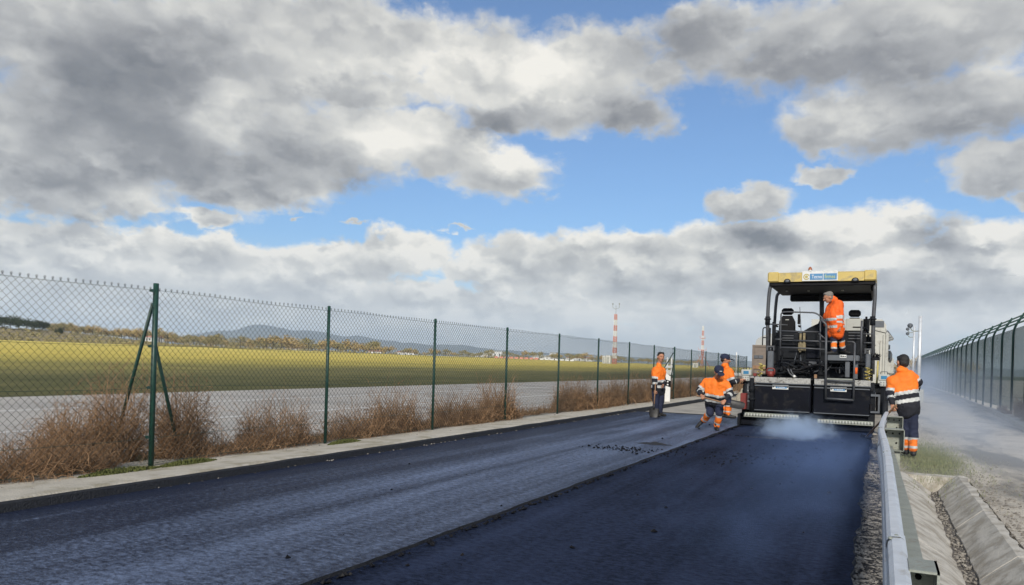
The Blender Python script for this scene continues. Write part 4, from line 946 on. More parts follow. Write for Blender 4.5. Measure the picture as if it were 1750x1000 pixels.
# rear bulkhead seen between the rails, with ribs and louvres
RB = 20.7
pbox('rear_bulkhead', 1322, 1412, 568, 640, RB, .06, PN)
for (a, b, t, u) in ((1326, 1364, 571, 590), (1334, 1365, 592, 612), (1378, 1402, 572, 592), (1378, 1402, 597, 612), (1330, 1362, 616, 632), (1370, 1408, 616, 630), (1413, 1480, 566, 606)):
    pbox('access_panel', a, b, t, u, RB-.05, .05, MT['panel'] if t > 595 else PN, bev=.008)
mb = MB()
for z_ in (573, 577, 581):
    x0, x1, z0, z1 = B(1337, 1356, z_, z_+1.6, RB-.09); mb.box(x0, x1, RB-.09, RB-.05, z0, z1)
mb.build('louvre', TG, pv)
mb = MB()
for z_ in (568, 573, 578):
    x0, x1, z0, z1 = B(1450, 1470, z_, z_+1.6, RB-.09); mb.box(x0, x1, RB-.09, RB-.05, z0, z1)
mb.build('louvre', TG, pv)
MT['belt'] = mat('dusty_tan', (.30, .25, .14), .9, c2=(.12, .10, .07), vs=14)
pbox('soiled_strap', 1366, 1369.5, 570, 602, RB-.12, .05, MT['belt'], bev=.004); pbox('soiled_strap', 1372, 1376, 569, 598, RB-.12, .05, MT['belt'], bev=.004); pbox('soiled_strap', 1364, 1377, 586, 600, RB-.10, .03, MT['belt'], bev=.004)
# console hump
pts = [(1371, 567), (1383, 560), (1398, 553), (1402, 545), (1404, 545), (1412, 553), (1412, 572), (1371, 572)]
q = [at(a, b, 21.3) for a, b in pts]; mb = MB(); mb.prism([(v.x, v.z) for v in q], 1, 21.3, 21.9); mb.build('console', PN, pv)
# platform with a label, right of centre
pbox('platform_step', 1414, 1468, 607, 617, 20.15, .75, G, bev=.015)
pbox('step_support', 1444, 1452, 617, 645, 20.2, .2, G); pbox('step_support', 1459, 1466, 617, 648, 20.3, .12, G)
x0, x1, z0, z1 = B(1435, 1446.5, 606.5, 611.5, 20.13); mb = MB(); mb.box(x0, x1, 20.135, 20.148, z0, z1); lb = mb.build('step_label', MT['signwhite'], pv)
mb = MB(); 
for k in range(3): mb.box(x0+.015+k*.045, x0+.05+k*.045, 20.130, 20.134, z0+.02, z1-.015-.008*k)
mb.build('label_marks', K, lb)
pbox('engine_bay_frame', 1417, 1444, 618.5, 621, 20.4, .3, G); pbox('engine_bay_frame', 1418, 1443, 640, 645, 20.3, .2, PN)
# ladder
LY = 19.18
def tubes(name, plist, r, Y, m=TG, parent=pv, rb=.06):
    mb = MB()
    for pl in plist: mb.tube(rbend([at(a, b, (c if len(t_) > 2 else Y)) for t_ in pl for (a, b, c) in [(t_[0], t_[1], t_[2] if len(t_) > 2 else Y)]], rb), r, 8)
    return mb.build(name, m, parent)
tubes('ladder_rail', [[(1411, 682), (1411.5, 610), (1412, 560)]], .026, LY); tubes('ladder_rail', [[(1458.5, 684), (1459.5, 640), (1461, 586)]], .022, LY)
for (t, u) in ((681, 684), (650, 652.5)): tubes('rung', [[(1411, t), (1458.5, u)]], .024, LY)
pbox('rung', 1412, 1458, 647, 650, LY+.02, .2, MT['galvdull']); pbox('rung', 1412, 1440, 628, 630, 19.9, .2, PN)
# guard rails
tubes('guard_rail', [[(1333.5, 608), (1334, 560), (1335, 534), (1345, 533), (1393, 534.5), (1402, 540), (1411.5, 552)]], .019, 20.2, rb=.15)
tubes('guard_rail', [[(1316, 554), (1346, 555.5)]], .016, 20.2); tubes('guard_rail', [[(1325, 565.5), (1403, 567.5)]], .018, 20.2); tubes('guard_rail', [[(1325, 580), (1336, 580)], [(1354, 582), (1422, 584)]], .018, 20.2)
tubes('guard_rail', [[(1333.5, 594), (1371, 595), (1411, 597.5)]], .018, 20.1); tubes('guard_rail', [[(1401.5, 610), (1402, 548)]], .017, 20.2); tubes('guard_rail', [[(1402, 545), (1412, 555), (1412, 562)]], .026, 19.8)
tubes('guard_rail', [[(1399, 570), (1411, 580)]], .018, 20.0); tubes('guard_rail', [[(1471.5, 612), (1472, 575), (1473, 548)]], .024, 20.1); tubes('guard_rail', [[(1448, 584), (1461, 584.5), (1461, 600)]], .016, 20.1)
tubes('guard_rail', [[(1475, 571), (1491, 571)], [(1476, 586), (1490, 586)]], .016, 20.3)
tubes('guard_rail', [[(1303, 590, 22.4), (1304, 560, 22.4), (1312, 560, 22.4)], [(1303, 577, 22.4), (1312, 577, 22.4)]], .016, 22.4)
# canopy
CY0, CY1 = 20.35, 23.1
x0 = at(1312, 465, CY0).x; x1 = at(1498, 470, CY0).x; zt = at(1400, 463.2, CY0).z; zb = at(1400, 481, CY0).z
mb = MB(); W_ = x1-x0
mb.prism([(CY0+.006, zb+.004), (CY1-.02, zb+.004), (CY1-.02, zt-.035), (CY0+.10, zt-.012), (CY0+.006, zt-.05)], 0, x0+.27, x1-.27)
for (a_, b_) in ((x0, x0+.28), (x1-.28, x1)): mb.box(a_, b_, CY0, CY1, zb, zt, .03)
cn = mb.build('canopy', MT['yellow'], pv)
mb = MB(); mb.box(x0+.05, x1-.02, CY0+.06, CY1-.06, zb-.10, zb-.002, .02); mb.box(x0+.3, x1-.1, CY1-.3, CY1-.08, zb-.28, zb-.10, .03); mb.box(x1-.12, x1, CY0+.3, CY1-.3, zb-.22, zb-.11, .01); mb.build('canopy_underside', K, pv)
mb = MB()
for px in (1345, 1382, 1440, 1490):
    a = at(px, 497, CY0+1.2); mb.tube([(a.x, CY0+1.2, zb-.13), (a.x, CY0+1.2, zb-.10)], .03, 8)
mb.build('roof_fitting', MT['cabinet'], pv)
for px, pyy in ((1345.5, 476), (1461.5, 479)):
    a = at(px, pyy, CY0); mb = MB(); mb.prism([(a.x+.085*math.cos(math.pi*k/10), zb-.015+.095*math.sin(math.pi*k/10)**.8) for k in range(11)], 1, CY0-.012, CY0+.05); mb.build('work_light', K, cn)
    mb = MB(); mb.ball((a.x, CY0-.012, zb+.026), (.052, .006, .034), 10, 6); mb.build('work_light_lens', MT['greybox'], cn)
# roof sign
sx0 = at(1371, 472, CY0).x; sx1 = at(1432, 474, CY0).x
mb = MB(); mb.box(sx0, sx1, CY0-.025, CY0+.018, zb+.01, zt+.0, .004); sg = mb.build('roof_sign', MT['signwhite'], cn) if False else mb.build('roof_sign', MT['signwhite'], pv)
sw = sx1-sx0; sh = zt-zb
mb = MB(); mb.box(sx0+sw*.22, sx0+sw*.585, CY0-.031, CY0-.026, zb+sh*.15, zb+sh*.74); mb.box(sx0+sw*.605, sx0+sw*.97, CY0-.031, CY0-.026, zb+sh*.15, zb+sh*.74); mb.build('blue_field', MT['signblue'], sg)
mb = MB(); mb.text('Tecno', (sx0+sw*.27, CY0-.031, zb+sh*.28), sh*.34, width=sw*.29, depth=.005); mb.build('lettering', MT['signtext'], sg)
mb = MB(); mb.text('firmes', (sx0+sw*.635, CY0-.031, zb+sh*.27), sh*.36, width=sw*.29, depth=.005); mb.build('lettering', MT['signyel'], sg)
mb = MB(); c = Vector((sx0+sw*.125, CY0-.03, zb+sh*.45))
for (r0, r1, a0, a1) in ((.052, .076, 20, 330), (.0, .036, 0, 360)):
    n = 20
    for k in range(n):
        t0, t1 = R(a0+(a1-a0)*k/n), R(a0+(a1-a0)*(k+1)/n)
        mb.poly([c+Vector((math.cos(t0)*r0, 0, math.sin(t0)*r0)), c+Vector((math.cos(t0)*r1, 0, math.sin(t0)*r1)), c+Vector((math.cos(t1)*r1, 0, math.sin(t1)*r1)), c+Vector((math.cos(t1)*r0, 0, math.sin(t1)*r0))] if r0 else [c, c+Vector((math.cos(t0)*r1, 0, math.sin(t0)*r1)), c+Vector((math.cos(t1)*r1, 0, math.sin(t1)*r1))])
mb.build('emblem', MT['yellow2'], sg)
# beacon
a = at(1384.5, 462, CY0+.5); bx = a.x; mb = MB(); mb.tube([(bx, CY0+.5, zt-.03), (bx, CY0+.5, zt+.07)], .055, 12); bc = mb.build('beacon', K, pv)
mb = MB(); mb.ball((bx, CY0+.5, zt+.075), (.052, .052, .10), 12, 8); mb.build('amber_dome', MT['amber'], bc)
mb = MB(); mb.tube([(bx, CY0+.5, zt+.06), (bx, CY0+.5, zt+.085)], .056, 12); mb.build('chrome_ring', MT['galv'], bc)
# canopy posts
tubes('canopy_post', [[(1318, 483), (1314.5, 500), (1312, 535), (1312, 612)]], .045, 20.5, rb=.4); tubes('canopy_post', [[(1495, 484), (1495.5, 505), (1492.5, 545), (1491.5, 640)]], .045, 20.5, rb=.4)
tubes('canopy_post', [[(1338, 496), (1328, 503), (1325.5, 525), (1323, 566)]], .042, 22.7, rb=.3); tubes('canopy_post', [[(1404.5, 500), (1404.5, 556)]], .060, 22.7)
for px in (1312, 1491.5): a = at(px, 545, 20.5); mb = MB(); mb.tube([(a.x, 20.5, a.z-.16), (a.x, 20.5, a.z+.06)], .062, 8); mb.tube([(a.x, 20.5, a.z-.02), (a.x, 20.5, a.z+.01)], .085, 8); mb.build('post_clamp', PN, pv)
pbox('post_base', 1309, 1315.5, 560, 640, 20.6, .12, PN); pbox('post_base', 1487.5, 1493, 556, 652, 20.6, .12, K); pbox('post_base', 1319, 1325, 550, 600, 21.2, .12, PN)
# seats
def seat(pxc, y0, y1, y2, Y, w_, cush=True):
    c = at(pxc, y1, Y); top = at(pxc, y0, Y).z; mid = c.z; bot = at(pxc, y2, Y).z; x = c.x
    mb = MB(); mb.box(x-w_*.38, x+w_*.38, Y, Y+.12, mid+.02, top, .05); hd = mb.build('headrest', K, pv)
    mb = MB(); mb.prism([(x-w_*.30, mid), (x+w_*.30, mid), (x+w_*.5, mid-.16), (x+w_*.52, bot), (x-w_*.52, bot), (x-w_*.5, mid-.16)], 1, Y, Y+.12); sb = mb.build('seat_back', K, pv)
    mb = MB(); mb.box(x-.25, x+.25, Y+.05, Y+.55, bot-.1, bot+.03, .04); mb.build('seat_cushion', K, pv)
    mb = MB(); mb.box(x-.045, x+.045, Y-.006, Y+.001, mid-.12, mid-.10); mb.build('seat_badge', MT['cabinet'], sb)
    for s_ in (-1, 1): mb = MB(); mb.box(x+s_*.29-.03, x+s_*.29+.03, Y+.1, Y+.42, bot+.12, bot+.17, .02); mb.build('armrest', K, pv)
seat(1345.5, 526.5, 539.5, 566, 21.5, .40); seat(1460.5, 529.5, 543, 566, 21.5, .38)
pbox('steel_cabinet', 1445.5, 1473.5, 544.5, 565.5, 21.0, .25, MT['cabinet'], bev=.012); pbox('cabinet_slot', 1457.5, 1471, 558.2, 560, 20.985, .013, K, bev=.001)
pbox('lever_box', 1363, 1367, 537, 554, 21.0, .12, K, bev=.01); tubes('antenna', [[(1366.8, 525), (1368, 545), (1369, 566)]], .008, 20.9)
pbox('side_mirror', 1478.5, 1482.5, 541, 556, 21.0, .04, K); pbox('electric_box', 1475, 1486, 545, 566, 21.3, .2, PN); tubes('pipe', [[(1474, 560), (1480, 562), (1484, 570), (1483, 590)]], .03, 20.9, PN)
pbox('valve_block', 1478, 1488, 575, 596, 20.9, .2, K)
# hoses over the screed, each its own sagging loop
rh = random.Random(12)
for i in range(22):
    a = rh.uniform(1328, 1385); b = a+rh.uniform(18, 42); ya = rh.uniform(618, 640); yb = rh.uniform(622, 643); up = rh.uniform(-12, 14); Y = rh.uniform(19.65, 20.5)
    pts = [at(a, ya, Y), at(a+(b-a)*.3, min(ya, yb)-up, Y-.1), at(a+(b-a)*.7, max(ya, yb)-up*.4, Y), at(b, yb, Y-.05)]
    q = [];  n = 12
    for k in range(n+1):
        t = k/n; q.append(pts[0]*(1-t)**3+pts[1]*3*t*(1-t)**2+pts[2]*3*t*t*(1-t)+pts[3]*t**3)
    mb = MB(); mb.tube(q, rh.choice((.016, .021, .026)), 7); mb.build('hydraulic_hose', K if rh.random() < .75 else PN, pv)
for (a, b) in ((1346, 630), (1351, 631)):
    tubes('pale_hose', [[(a, b), (a+3, b+8), (a+9, b+13), (a+11, 644)]], .018, 19.6, TG, rb=.15)
for i in range(12):
    px = rh.uniform(1326, 1408); py = rh.uniform(622, 640); Y = rh.uniform(19.9, 20.4); a = at(px, py, Y); s_ = rh.uniform(.04, .10); mb = MB(); mb.box(a.x-s_, a.x+s_, Y, Y+s_, a.z-s_*.7, a.z+s_*.7, .01); mb.tube([(a.x, Y-.03, a.z), (a.x, Y, a.z)], s_*.4, 6); mb.build('hydraulic_block', rh.choice((PN, K, TG)), pv)
mb = MB(); a = at(1317, 640, 19.6); mb.tube([(a.x, 19.6, a.z-.05), (a.x, 19.6, a.z+.08)], .075, 12); mb.tube(rbend([(a.x-.09, 19.6, a.z), (a.x-.09, 19.6, a.z+.15), (a.x+.09, 19.6, a.z+.15), (a.x+.09, 19.6, a.z)], .06), .018, 6); mb.build('red_fitting', MT['red'], pv)
mb = MB(); a = at(1463, 632, 20.0); mb.tube([(a.x, 20.0, a.z-.1), (a.x, 20.0, a.z+.05)], .035, 8); mb.build('orange_fitting', MT['orange2'], pv)
mb = MB(); a = at(1357.5, 643.5, 19.5); mb.ball(a, .035, 8, 6); mb.build('valve_cap', MT['white'], pv); pbox('small_block', 1391, 1396, 640, 647, 19.6, .08, MT['wood'])
mb = MB(); x0, x1, z0, z1 = B(1293, 1486, 646, 652, 20.1); mb.box(-2.8, -.25, 19.85, 20.7, 1.08, 1.16); mb.build('screed_top', PN, pv)
def crumple(px, py0, py1, Y, w_, seed):
    rnd = random.Random(seed); a = at(px, py1, Y); h_ = at(px, py0, Y).z-a.z; mb = MB(); mb.smooth = True; n = 9; m_ = 5
    for j in range(n+1):
        for i in range(m_+1):
            mb.v.append((a.x+(i/m_-.5)*w_*(1-.2*j/n)+rnd.uniform(-.02, .02)+.04*math.sin(j*1.3), Y+.05*math.sin(i*1.8+j*.9)+rnd.uniform(-.02, .02), a.z+h_*j/n))
    for j in range(n):
        for i in range(m_): k = j*(m_+1)+i; mb.f.append((k, k+1, k+m_+2, k+m_+1)); mb.mi.append(0); mb.sm.append(True)
    return mb.build('crumpled_wrap', MT['yellow2'], pv)
crumple(1301, 621, 634, 19.5, .11, 1); crumple(1298, 634, 646, 19.5, .06, 2); crumple(1484, 628, 640, 19.5, .12, 3); crumple(1482.5, 640, 651, 19.5, .09, 4)
pbox('red_latch', 1287, 1293, 638, 643, 19.6, .06, MT['red'])
spat = [(rh.uniform(-2.8, -.25), rh.uniform(SC-.04, SC+.5), 1.195) for _ in range(260)]
mb = MB()
for (x_, y_, z_q) in spat: q = rh.uniform(.006, .02); mb.ball((x_, y_, z_q), (q*1.4, q*1.4, q), 5, 4)
mb.build('asphalt_buildup', K, pv, kind='stuff')
for i in range(14):
    px = rh.uniform(1326, 1408); a = at(px, rh.uniform(600, 622), 20.5); b = at(px+rh.uniform(-18, 18), rh.uniform(625, 640), 20.2); q = arc(a, (a+b)/2+Vector((rh.uniform(-.1, .1), -.12, -rh.uniform(.0, .2))), b, 8); mb = MB(); mb.tube(q, rh.choice((.010, .014, .018)), 6); mb.build('hydraulic_hose', rh.choice((K, PN, MT['greybox'])), pv)
for i in range(8):
    px = rh.uniform(1418, 1445); a = at(px, rh.uniform(622, 628), 20.45); b = at(px+rh.uniform(-14, 14), rh.uniform(634, 643), 20.35); mb = MB(); mb.tube(arc(a, (a+b)/2+Vector((0, -.08, -.1)), b, 6), .014, 6); mb.build('hydraulic_hose', rh.choice((K, PN, TG)), pv)
# broom standing at the machine's right rear corner
bt = thing('broom', tuple(at(1498, 654, 19.35)), 'yellow handled broom standing bristles up at the right rear corner of the paver', 'broom')
mb = MB(); mb.tube([at(1498.5, 655, 19.35), at(1500.5, 617, 19.35)], .020, 8); mb.build('handle', MT['yellow2'], bt)
a = at(1500, 613, 19.35); mb = MB(); mb.box(a.x-.13, a.x+.05, 19.3, 19.4, a.z-.04, a.z+.02, .01)
for k in range(40): q = a.x-.12+.16*rh.random(); mb.tube([(q, 19.32+.06*rh.random(), a.z+.01), (q+rh.uniform(-.04, .05), 19.3+.1*rh.random(), a.z+rh.uniform(.05, .13))], .006, 3)
mb.build('broom_head', K, bt)
# ================================================================== TRUCKS
tw = thing('tipper_truck', (-.9, 29, 0), 'dusty pale grey tipper truck body standing ahead of the paver on its right side', 'truck')
YT = 26.6
q = [at(a, b, YT) for a, b in ((1478, 546), (1509, 546), (1513, 550), (1514.5, 560), (1515.5, 668), (1478, 672))]
zt_, zb_ = at(1505, 546, YT).z, at(1505, 655, YT).z; xr = at(1513.5, 600, YT).x
mb = MB(); mb.prism([(-2.1, zb_), (xr, zb_), (xr, zt_-.18), (xr-.12, zt_), (-2.1, zt_)], 1, YT, YT+.12); mb.box(xr-.08, xr-.001, YT+.12, YT+5.2, zb_+.25, zt_-.3, .01); mb.box(-2.1, -2.0, YT+.12, YT+5.2, zb_+.25, zt_-.3, .01); mb.box(-2.1, xr, YT+.12, YT+5.2, zb_+.2, zb_+.3); body = mb.build('tipper_body', MT['truckw'], tw)
x0, x1, z0, z1 = B(1494.5, 1511, 548.5, 559.5, YT-.02); mb = MB(); mb.box(x0, x1, YT-.015, YT-.002, z0, z1, .003); mb.build('vent_opening', MT['greybox'], body)
mb = MB(); x0, x1, z0, z1 = B(1493, 1514, 560, 562.5, YT-.05); mb.add([(x0, YT-.04, z1), (x1+.02, YT-.04, z1-.10), (x1+.02, YT-.04, z1-.16), (x0, YT-.04, z1-.07), (x0, YT-.0, z1), (x1+.02, YT-.0, z1-.10), (x1+.02, YT-.0, z1-.16), (x0, YT-.0, z1-.07)], [(0, 1, 2, 3), (0, 4, 5, 1), (3, 2, 6, 7)])
for (a, b, c, d) in ((1495.5, 1497.5, 574, 590), (1495.5, 1497.5, 596, 612), (1508, 1509.2, 572, 660), (1503, 1504, 582, 650), (1512.5, 1514.3, 562, 655)):
    x0, x1, z0, z1 = B(a, b, c, d, YT-.04); mb.box(x0, x1, YT-.04, YT-.001, z0, z1, .008)
mb.build('body_rib', MT['truckw'], body)
mb = MB(); mb.box(-1.9, -.0, YT+.3, YT+7.5, .75, 1.0); mb.build('truck_frame', PN, tw)
def wheel(x, y, r, w_, parent):
    mb = MB(); mb.tube([(x-w_/2, y, r), (x-w_/2+.03, y, r), (x+w_/2-.03, y, r), (x+w_/2, y, r)], [r*.93, r, r, r*.93], 20, smooth=False); t = mb.build('tyre', K, parent); mb = MB(); mb.tube([(x-w_/2-.01, y, r), (x+w_/2+.01, y, r)], r*.55, 14); mb.build('rim', MT['greybox'], t)
for yy in (28.2, 29.6, 33.6): wheel(-1.85, yy, .5, .3, tw); wheel(.0, yy, .5, .3, tw)
mb = MB(); mb.box(-2.1, .2, 32.2, 34.4, .8, 3.0, .12); cb = mb.build('truck_cab', MT['truckw'], tw)
mb = MB(); mb.box(-1.9, .0, 34.38, 34.42, 1.9, 2.7); mb.build('windscreen', MT['glass'], cb)
t2 = thing('truck', (.1, 36.5, 0), 'farther pale truck whose roof visor and blue grey mirrors stick out on the right', 'truck')
Y2 = 36.
z_ = lambda px, py: at(px, py, Y2)
mb = MB(); a, b = z_(1490, 608), z_(1526.5, 655); mb.box(a.x, b.x, Y2, Y2+2.2, b.z+.3, a.z, .12); mb.box(a.x, b.x-.35, Y2+.3, Y2+2.2, a.z-.1, a.z+1.2, .15); cb = mb.build('truck_cab', MT['truckw'], t2)
q = [z_(1514, 564), z_(1518, 566), z_(1527.5, 579), z_(1526, 581), z_(1514, 584.5)]; mb = MB(); mb.prism([(v.x, v.z) for v in q], 1, Y2-.3, Y2+.5); mb.build('roof_visor', G, cb)
mb = MB()
for k in range(5): v0 = z_(1515, 568+k*3.2); v1 = z_(1516+(10 if k > 1 else 4+3*k), 572+k*2.6); mb.tube([(v0.x, Y2-.31, v0.z), (v1.x, Y2-.31, v1.z)], .018, 4)
mb.build('visor_rib', MT['cabinet'], cb)
for (a, b, c, d) in ((1514.5, 1520.5, 590, 597), (1514, 1522, 600, 613)): 
    v0, v1 = z_(a, d), z_(b, c); mb = MB(); mb.box(v0.x, v1.x, Y2-.25, Y2-.1, v0.z, v1.z, .04); mb.build('mirror', MT['glass'], cb); mb = MB(); mb.box(v0.x-.02, v1.x+.02, Y2-.1, Y2-.02, v0.z-.02, v1.z+.02, .03); mb.build('mirror_housing', G, cb)
mb = MB(); v0, v1 = z_(1520, 617), z_(1525, 604); mb.box(v0.x, v1.x, Y2-.15, Y2-.05, v0.z, v1.z, .03); mb.tube([z_(1515, 598), z_(1524, 604)], .03, 6); mb.build('mirror', G, cb)
for yy in (37, 40): wheel(-.9, yy, .5, .3, t2); wheel(.75, yy, .5, .3, t2)
tb = thing('tipper_truck', (-4, 33, 0), 'brown sided truck body with a pale arched tarpaulin, left of the paver', 'truck')
YB = 29.5
v0, v1 = at(1286, 639, YB), at(1330, 591, YB); mb = MB(); mb.box(v0.x, v0.x+2.3, YB, YB+5, v0.z, v1.z, .03); mb.box(v0.x-.03, v0.x+2.33, YB-.03, YB+.06, v1.z-.06, v1.z+.02, .01); mb.box(v0.x-.03, v0.x+.04, YB-.03, YB+.06, v0.z, v1.z-.06, .01); body = mb.build('tipper_body', MT['brown'], tb)
mb = MB(); xx = v0.x+.06; pts = [(xx, v1.z+.02)]+[(xx+1.1-1.1*math.cos(math.pi*k/14), v1.z+.02+.47*math.sin(math.pi*k/14)**.7) for k in range(15)]+[(xx+2.2, v1.z+.02)]
mb.prism(pts, 1, YB+.05, YB+4.9); mb.build('tarpaulin', MT['tarp'], tb)
for px in (1292.5, 1300.5):
    a = at(px, 610, YB-.02); mb = MB(); mb.box(a.x-.08, a.x+.08, YB-.03, YB-.001, a.z-.06, a.z+.06, .008); mb.build('tail_panel', MT['greybox'], body)
mb = MB(); a = at(1286, 626, YB).z; mb.box(v0.x+.01, v0.x+2.2, YB-.04, YB-.001, a-.1, a+.03, .01); mb.build('tail_rail', MT['wood'], body)
mb = MB(); mb.box(v0.x+.3, v0.x+2.0, YB+.2, YB+7, .75, v0.z-.01); mb.build('truck_frame', PN, tb)
for yy in (31, 32.4, 35.8): wheel(v0.x+.22, yy, .5, .3, tb); wheel(v0.x+2.1, yy, .5, .3, tb)
mb = MB(); mb.box(v0.x+.1, v0.x+2.2, YB+5.2, YB+7.2, .8, v1.z-.1, .12); mb.build('truck_cab', MT['brown'], tb)
# pale heap beyond the workers, left of the paver
mb = mound(-4.6, 29.6, .8, .6, .62, 3); mb.build('sand_heap', MT['tan'], label='small pale heap of earth behind the workers, left of the paver', cat='heap')
bush(-6.3, 41, 1, 1, 1, 0, 0, 'brown bush beyond the earth heap, left of the paver', 1.25, pr[2])
# ================================================================== PEOPLE
def remesh(mb, voxel, name, mats, parent, fn, smooth=3, wrinkle=0., seed=0):
    me = bpy.data.meshes.new('tmp'); me.from_pydata(mb.v, [], mb.f); o = bpy.data.objects.new('tmp', me); col.objects.link(o)
    m = o.modifiers.new('r', 'REMESH'); m.mode = 'VOXEL'; m.voxel_size = voxel; m.use_smooth_shade = True
    if smooth: s_ = o.modifiers.new('s', 'SMOOTH'); s_.factor = .5; s_.iterations = smooth
    dg = bpy.context.evaluated_depsgraph_get(); e = bpy.data.meshes.new_from_object(o.evaluated_get(dg)); bpy.data.objects.remove(o); bpy.data.meshes.remove(me)
    e.name = name
    if wrinkle:
        nn = [v.normal.copy() for v in e.vertices]
        for v, n_ in zip(e.vertices, nn):
            p = v.co*7; v.co += n_*wrinkle*(noise.noise(p+Vector((seed, 0, 0)))+.6*abs(noise.noise(p*2.3))-.2)
    off = wloc(parent)
    for m in mats: e.materials.append(m)
    for p in e.polygons: p.material_index = fn(p.center); p.use_smooth = True
    for v in e.vertices: v.co -= off
    n = bpy.data.objects.new(name, e); col.objects.link(n); n.parent = parent
    return n
def seg(p, a, b):
    d = b-a; t = max(0, min(1, (p-a).dot(d)/max(d.length_squared, 1e-9))); return t, (p-(a+d*t)).length
def hand(mb, W, d, n, side, curl=1.0, s=1.0):
    """palm and five bent fingers; W wrist, d pointing direction, n palm normal (towards which the fingers close), side +1/-1 thumb side"""
    d = d.normalized(); n = (n-d*n.dot(d)).normalized(); l = d.cross(n)*side
    pe = W+d*.085*s
    for k in (-1.2, 0, 1.2): mb.cap(W+l*k*.012*s, pe+l*k*.020*s, .016*s, .013*s, 8)
    for i, (o, L) in enumerate(((.030, .070), (.010, .078), (-.010, .073), (-.029, .058))):
        b = pe+l*o*s; d1 = (d*math.cos(.75*curl)+n*math.sin(.75*curl)); p1 = b+d1*L*.42*s; d2 = (d*math.cos(1.75*curl)+n*math.sin(1.75*curl)); p2 = p1+d2*L*.33*s; d3 = (d*math.cos(2.6*curl)+n*math.sin(2.6*curl)); p3 = p2+d3*L*.25*s
        mb.cap(b, p1, .0095*s, .0088*s, 7); mb.cap(p1, p2, .0088*s, .008*s, 7); mb.cap(p2, p3, .008*s, .0072*s, 7)
    t0 = W+d*.03*s+l*.026*s; t1 = t0+(d*.6+l*.6+n*.35).normalized()*.040*s; t2_ = t1+(d*.75+n*.7-l*.1).normalized()*.030*s
    mb.cap(t0, t1, .012*s, .0105*s, 8); mb.cap(t1, t2_, .0105*s, .009*s, 8)
def person(J, label, face, jacket='mid', hat='hair', shin=True, cap_text=False, belly=.0, curls=(1., 1.), palm=(None, None), scale=1., long_boot=False, group=None, hoodc=None):
    """J: world joints; face: facing direction of the head; body facing J['front']"""
    front = Vector(J['front']).normalized(); feet = (J['aL']+J['aR'])/2
    T = thing('person', (feet.x, feet.y, J.get('z0', 0.)), label, 'person')
    sL, sR, hL, hR, nk, hd = J['sL'], J['sR'], J['hL'], J['hR'], J['nk'], J['hd']
    pel = (hL+hR)/2; che = (sL+sR)/2; up = (che-pel).normalized()
    def torso(mb, k, e=0.):
        lat = (sR-sL)*.5
        for q in (-.62, 0, .62):
            a = pel+(hR-hL)*.5*q*1.1; b = che+lat*q; m_ = (a+b)/2
            mb.cap(a, m_+front*belly*.6, (.112+belly*.25)*k+e, (.115+belly*.45)*k+e, 12); mb.cap(m_+front*belly*.6, b-up*.06, (.115+belly*.45)*k+e, .118*k+e, 12)
        mb.cap(sL*.9+che*.1-up*.02, sR*.9+che*.1-up*.02, .078*k+e, None, 12); mb.cap(che, nk, .085*k+e*.6, .055*k+e*.4, 12)
    # ---- body, one continuous skin
    mb = MB(); torso(mb, .86)
    for s_, e_, w_, h_, k_, a_ in (('sL', 'eL', 'wL', 'hL', 'kL', 'aL'), ('sR', 'eR', 'wR', 'hR', 'kR', 'aR')):
        mb.cap(J[s_], J[e_], .048, .038, 10); mb.cap(J[e_], J[w_], .038, .025, 10); mb.cap(J[h_], J[k_], .080, .052, 10); mb.cap(J[k_], J[a_], .050, .030, 10)
        mb.cap(J[a_], J[a_]+Vector(J.get('dn'+a_[1], (0, 0, -1)))*.04+Vector(J['toe'+a_[1]]).normalized()*.12, .028, .018, 8)
    f = Vector(face).normalized(); ux = (hd-nk).normalized(); ux = (Vector((0, 0, 1))*.6+ux*.4); ux = (ux-f*ux.dot(f)).normalized(); lx = ux.cross(f)
    HS = 1.14; mb.cap(nk-up*.03, hd-ux*.05-f*.01, .058, .056, 10); n0 = len(mb.v)
    mb.ball(hd+ux*.025-f*.012, (.076, .094, .095), 16, 12, (lx, f, ux)); mb.ball(hd-ux*.035+f*.012, (.060, .074, .078), 14, 10, (lx, f, ux)); mb.ball(hd-ux*.088+f*.052, (.030, .026, .022), 8, 6, (lx, f, ux))
    mb.cap(hd+f*.086+ux*.012, hd+f*.108-ux*.022, .010, .015, 8); mb.ball(hd+f*.080-ux*.055, (.026, .014, .012), 8, 6, (lx, f, ux)); mb.cap(hd+f*.083+ux*.030-lx*.035, hd+f*.083+ux*.030+lx*.035, .012, None, 8)
    for q in (-1, 1): mb.ball(hd+lx*q*.076-ux*.005-f*.012, (.012, .022, .034), 8, 6, (lx, f, ux)); mb.ball(hd+f*.062+lx*q*.035-ux*.022, (.024, .022, .02), 8, 6, (lx, f, ux))
    mb.v[n0:] = [tuple(hd+(Vector(v)-hd)*HS) for v in mb.v[n0:]]
    for i, (e_, w_, sd) in enumerate((('eL', 'wL', 1), ('eR', 'wR', -1))):
        d = (J[w_]-J[e_]).normalized(); n_ = Vector(palm[i]) if palm[i] is not None else -front.cross(Vector((0, 0, 1)))*sd*-1
        if abs(n_.normalized().dot(d)) > .95: n_ = n_+Vector((.3, .2, .5))
        hand(mb, J[w_]+d*.01, d, n_, sd, curls[i])
    eyes = [hd+(f*.090+lx*q*.033+ux*.008)*HS for q in (-1, 1)]; mo = hd+(f*.092-ux*.056)*HS
    def fb(c):
        if min((c-e).length for e in eyes) < .017: return 1
        if (c-mo).length < .028 and abs((c-mo).dot(ux)) < .008: return 2
        return 0
    remesh(mb, .0075, 'body', [MT['skin'], MT['eye'], MT['lips']], T, fb, 2)
    # ---- jacket
    mb = MB(); torso(mb, 1.12, .012)
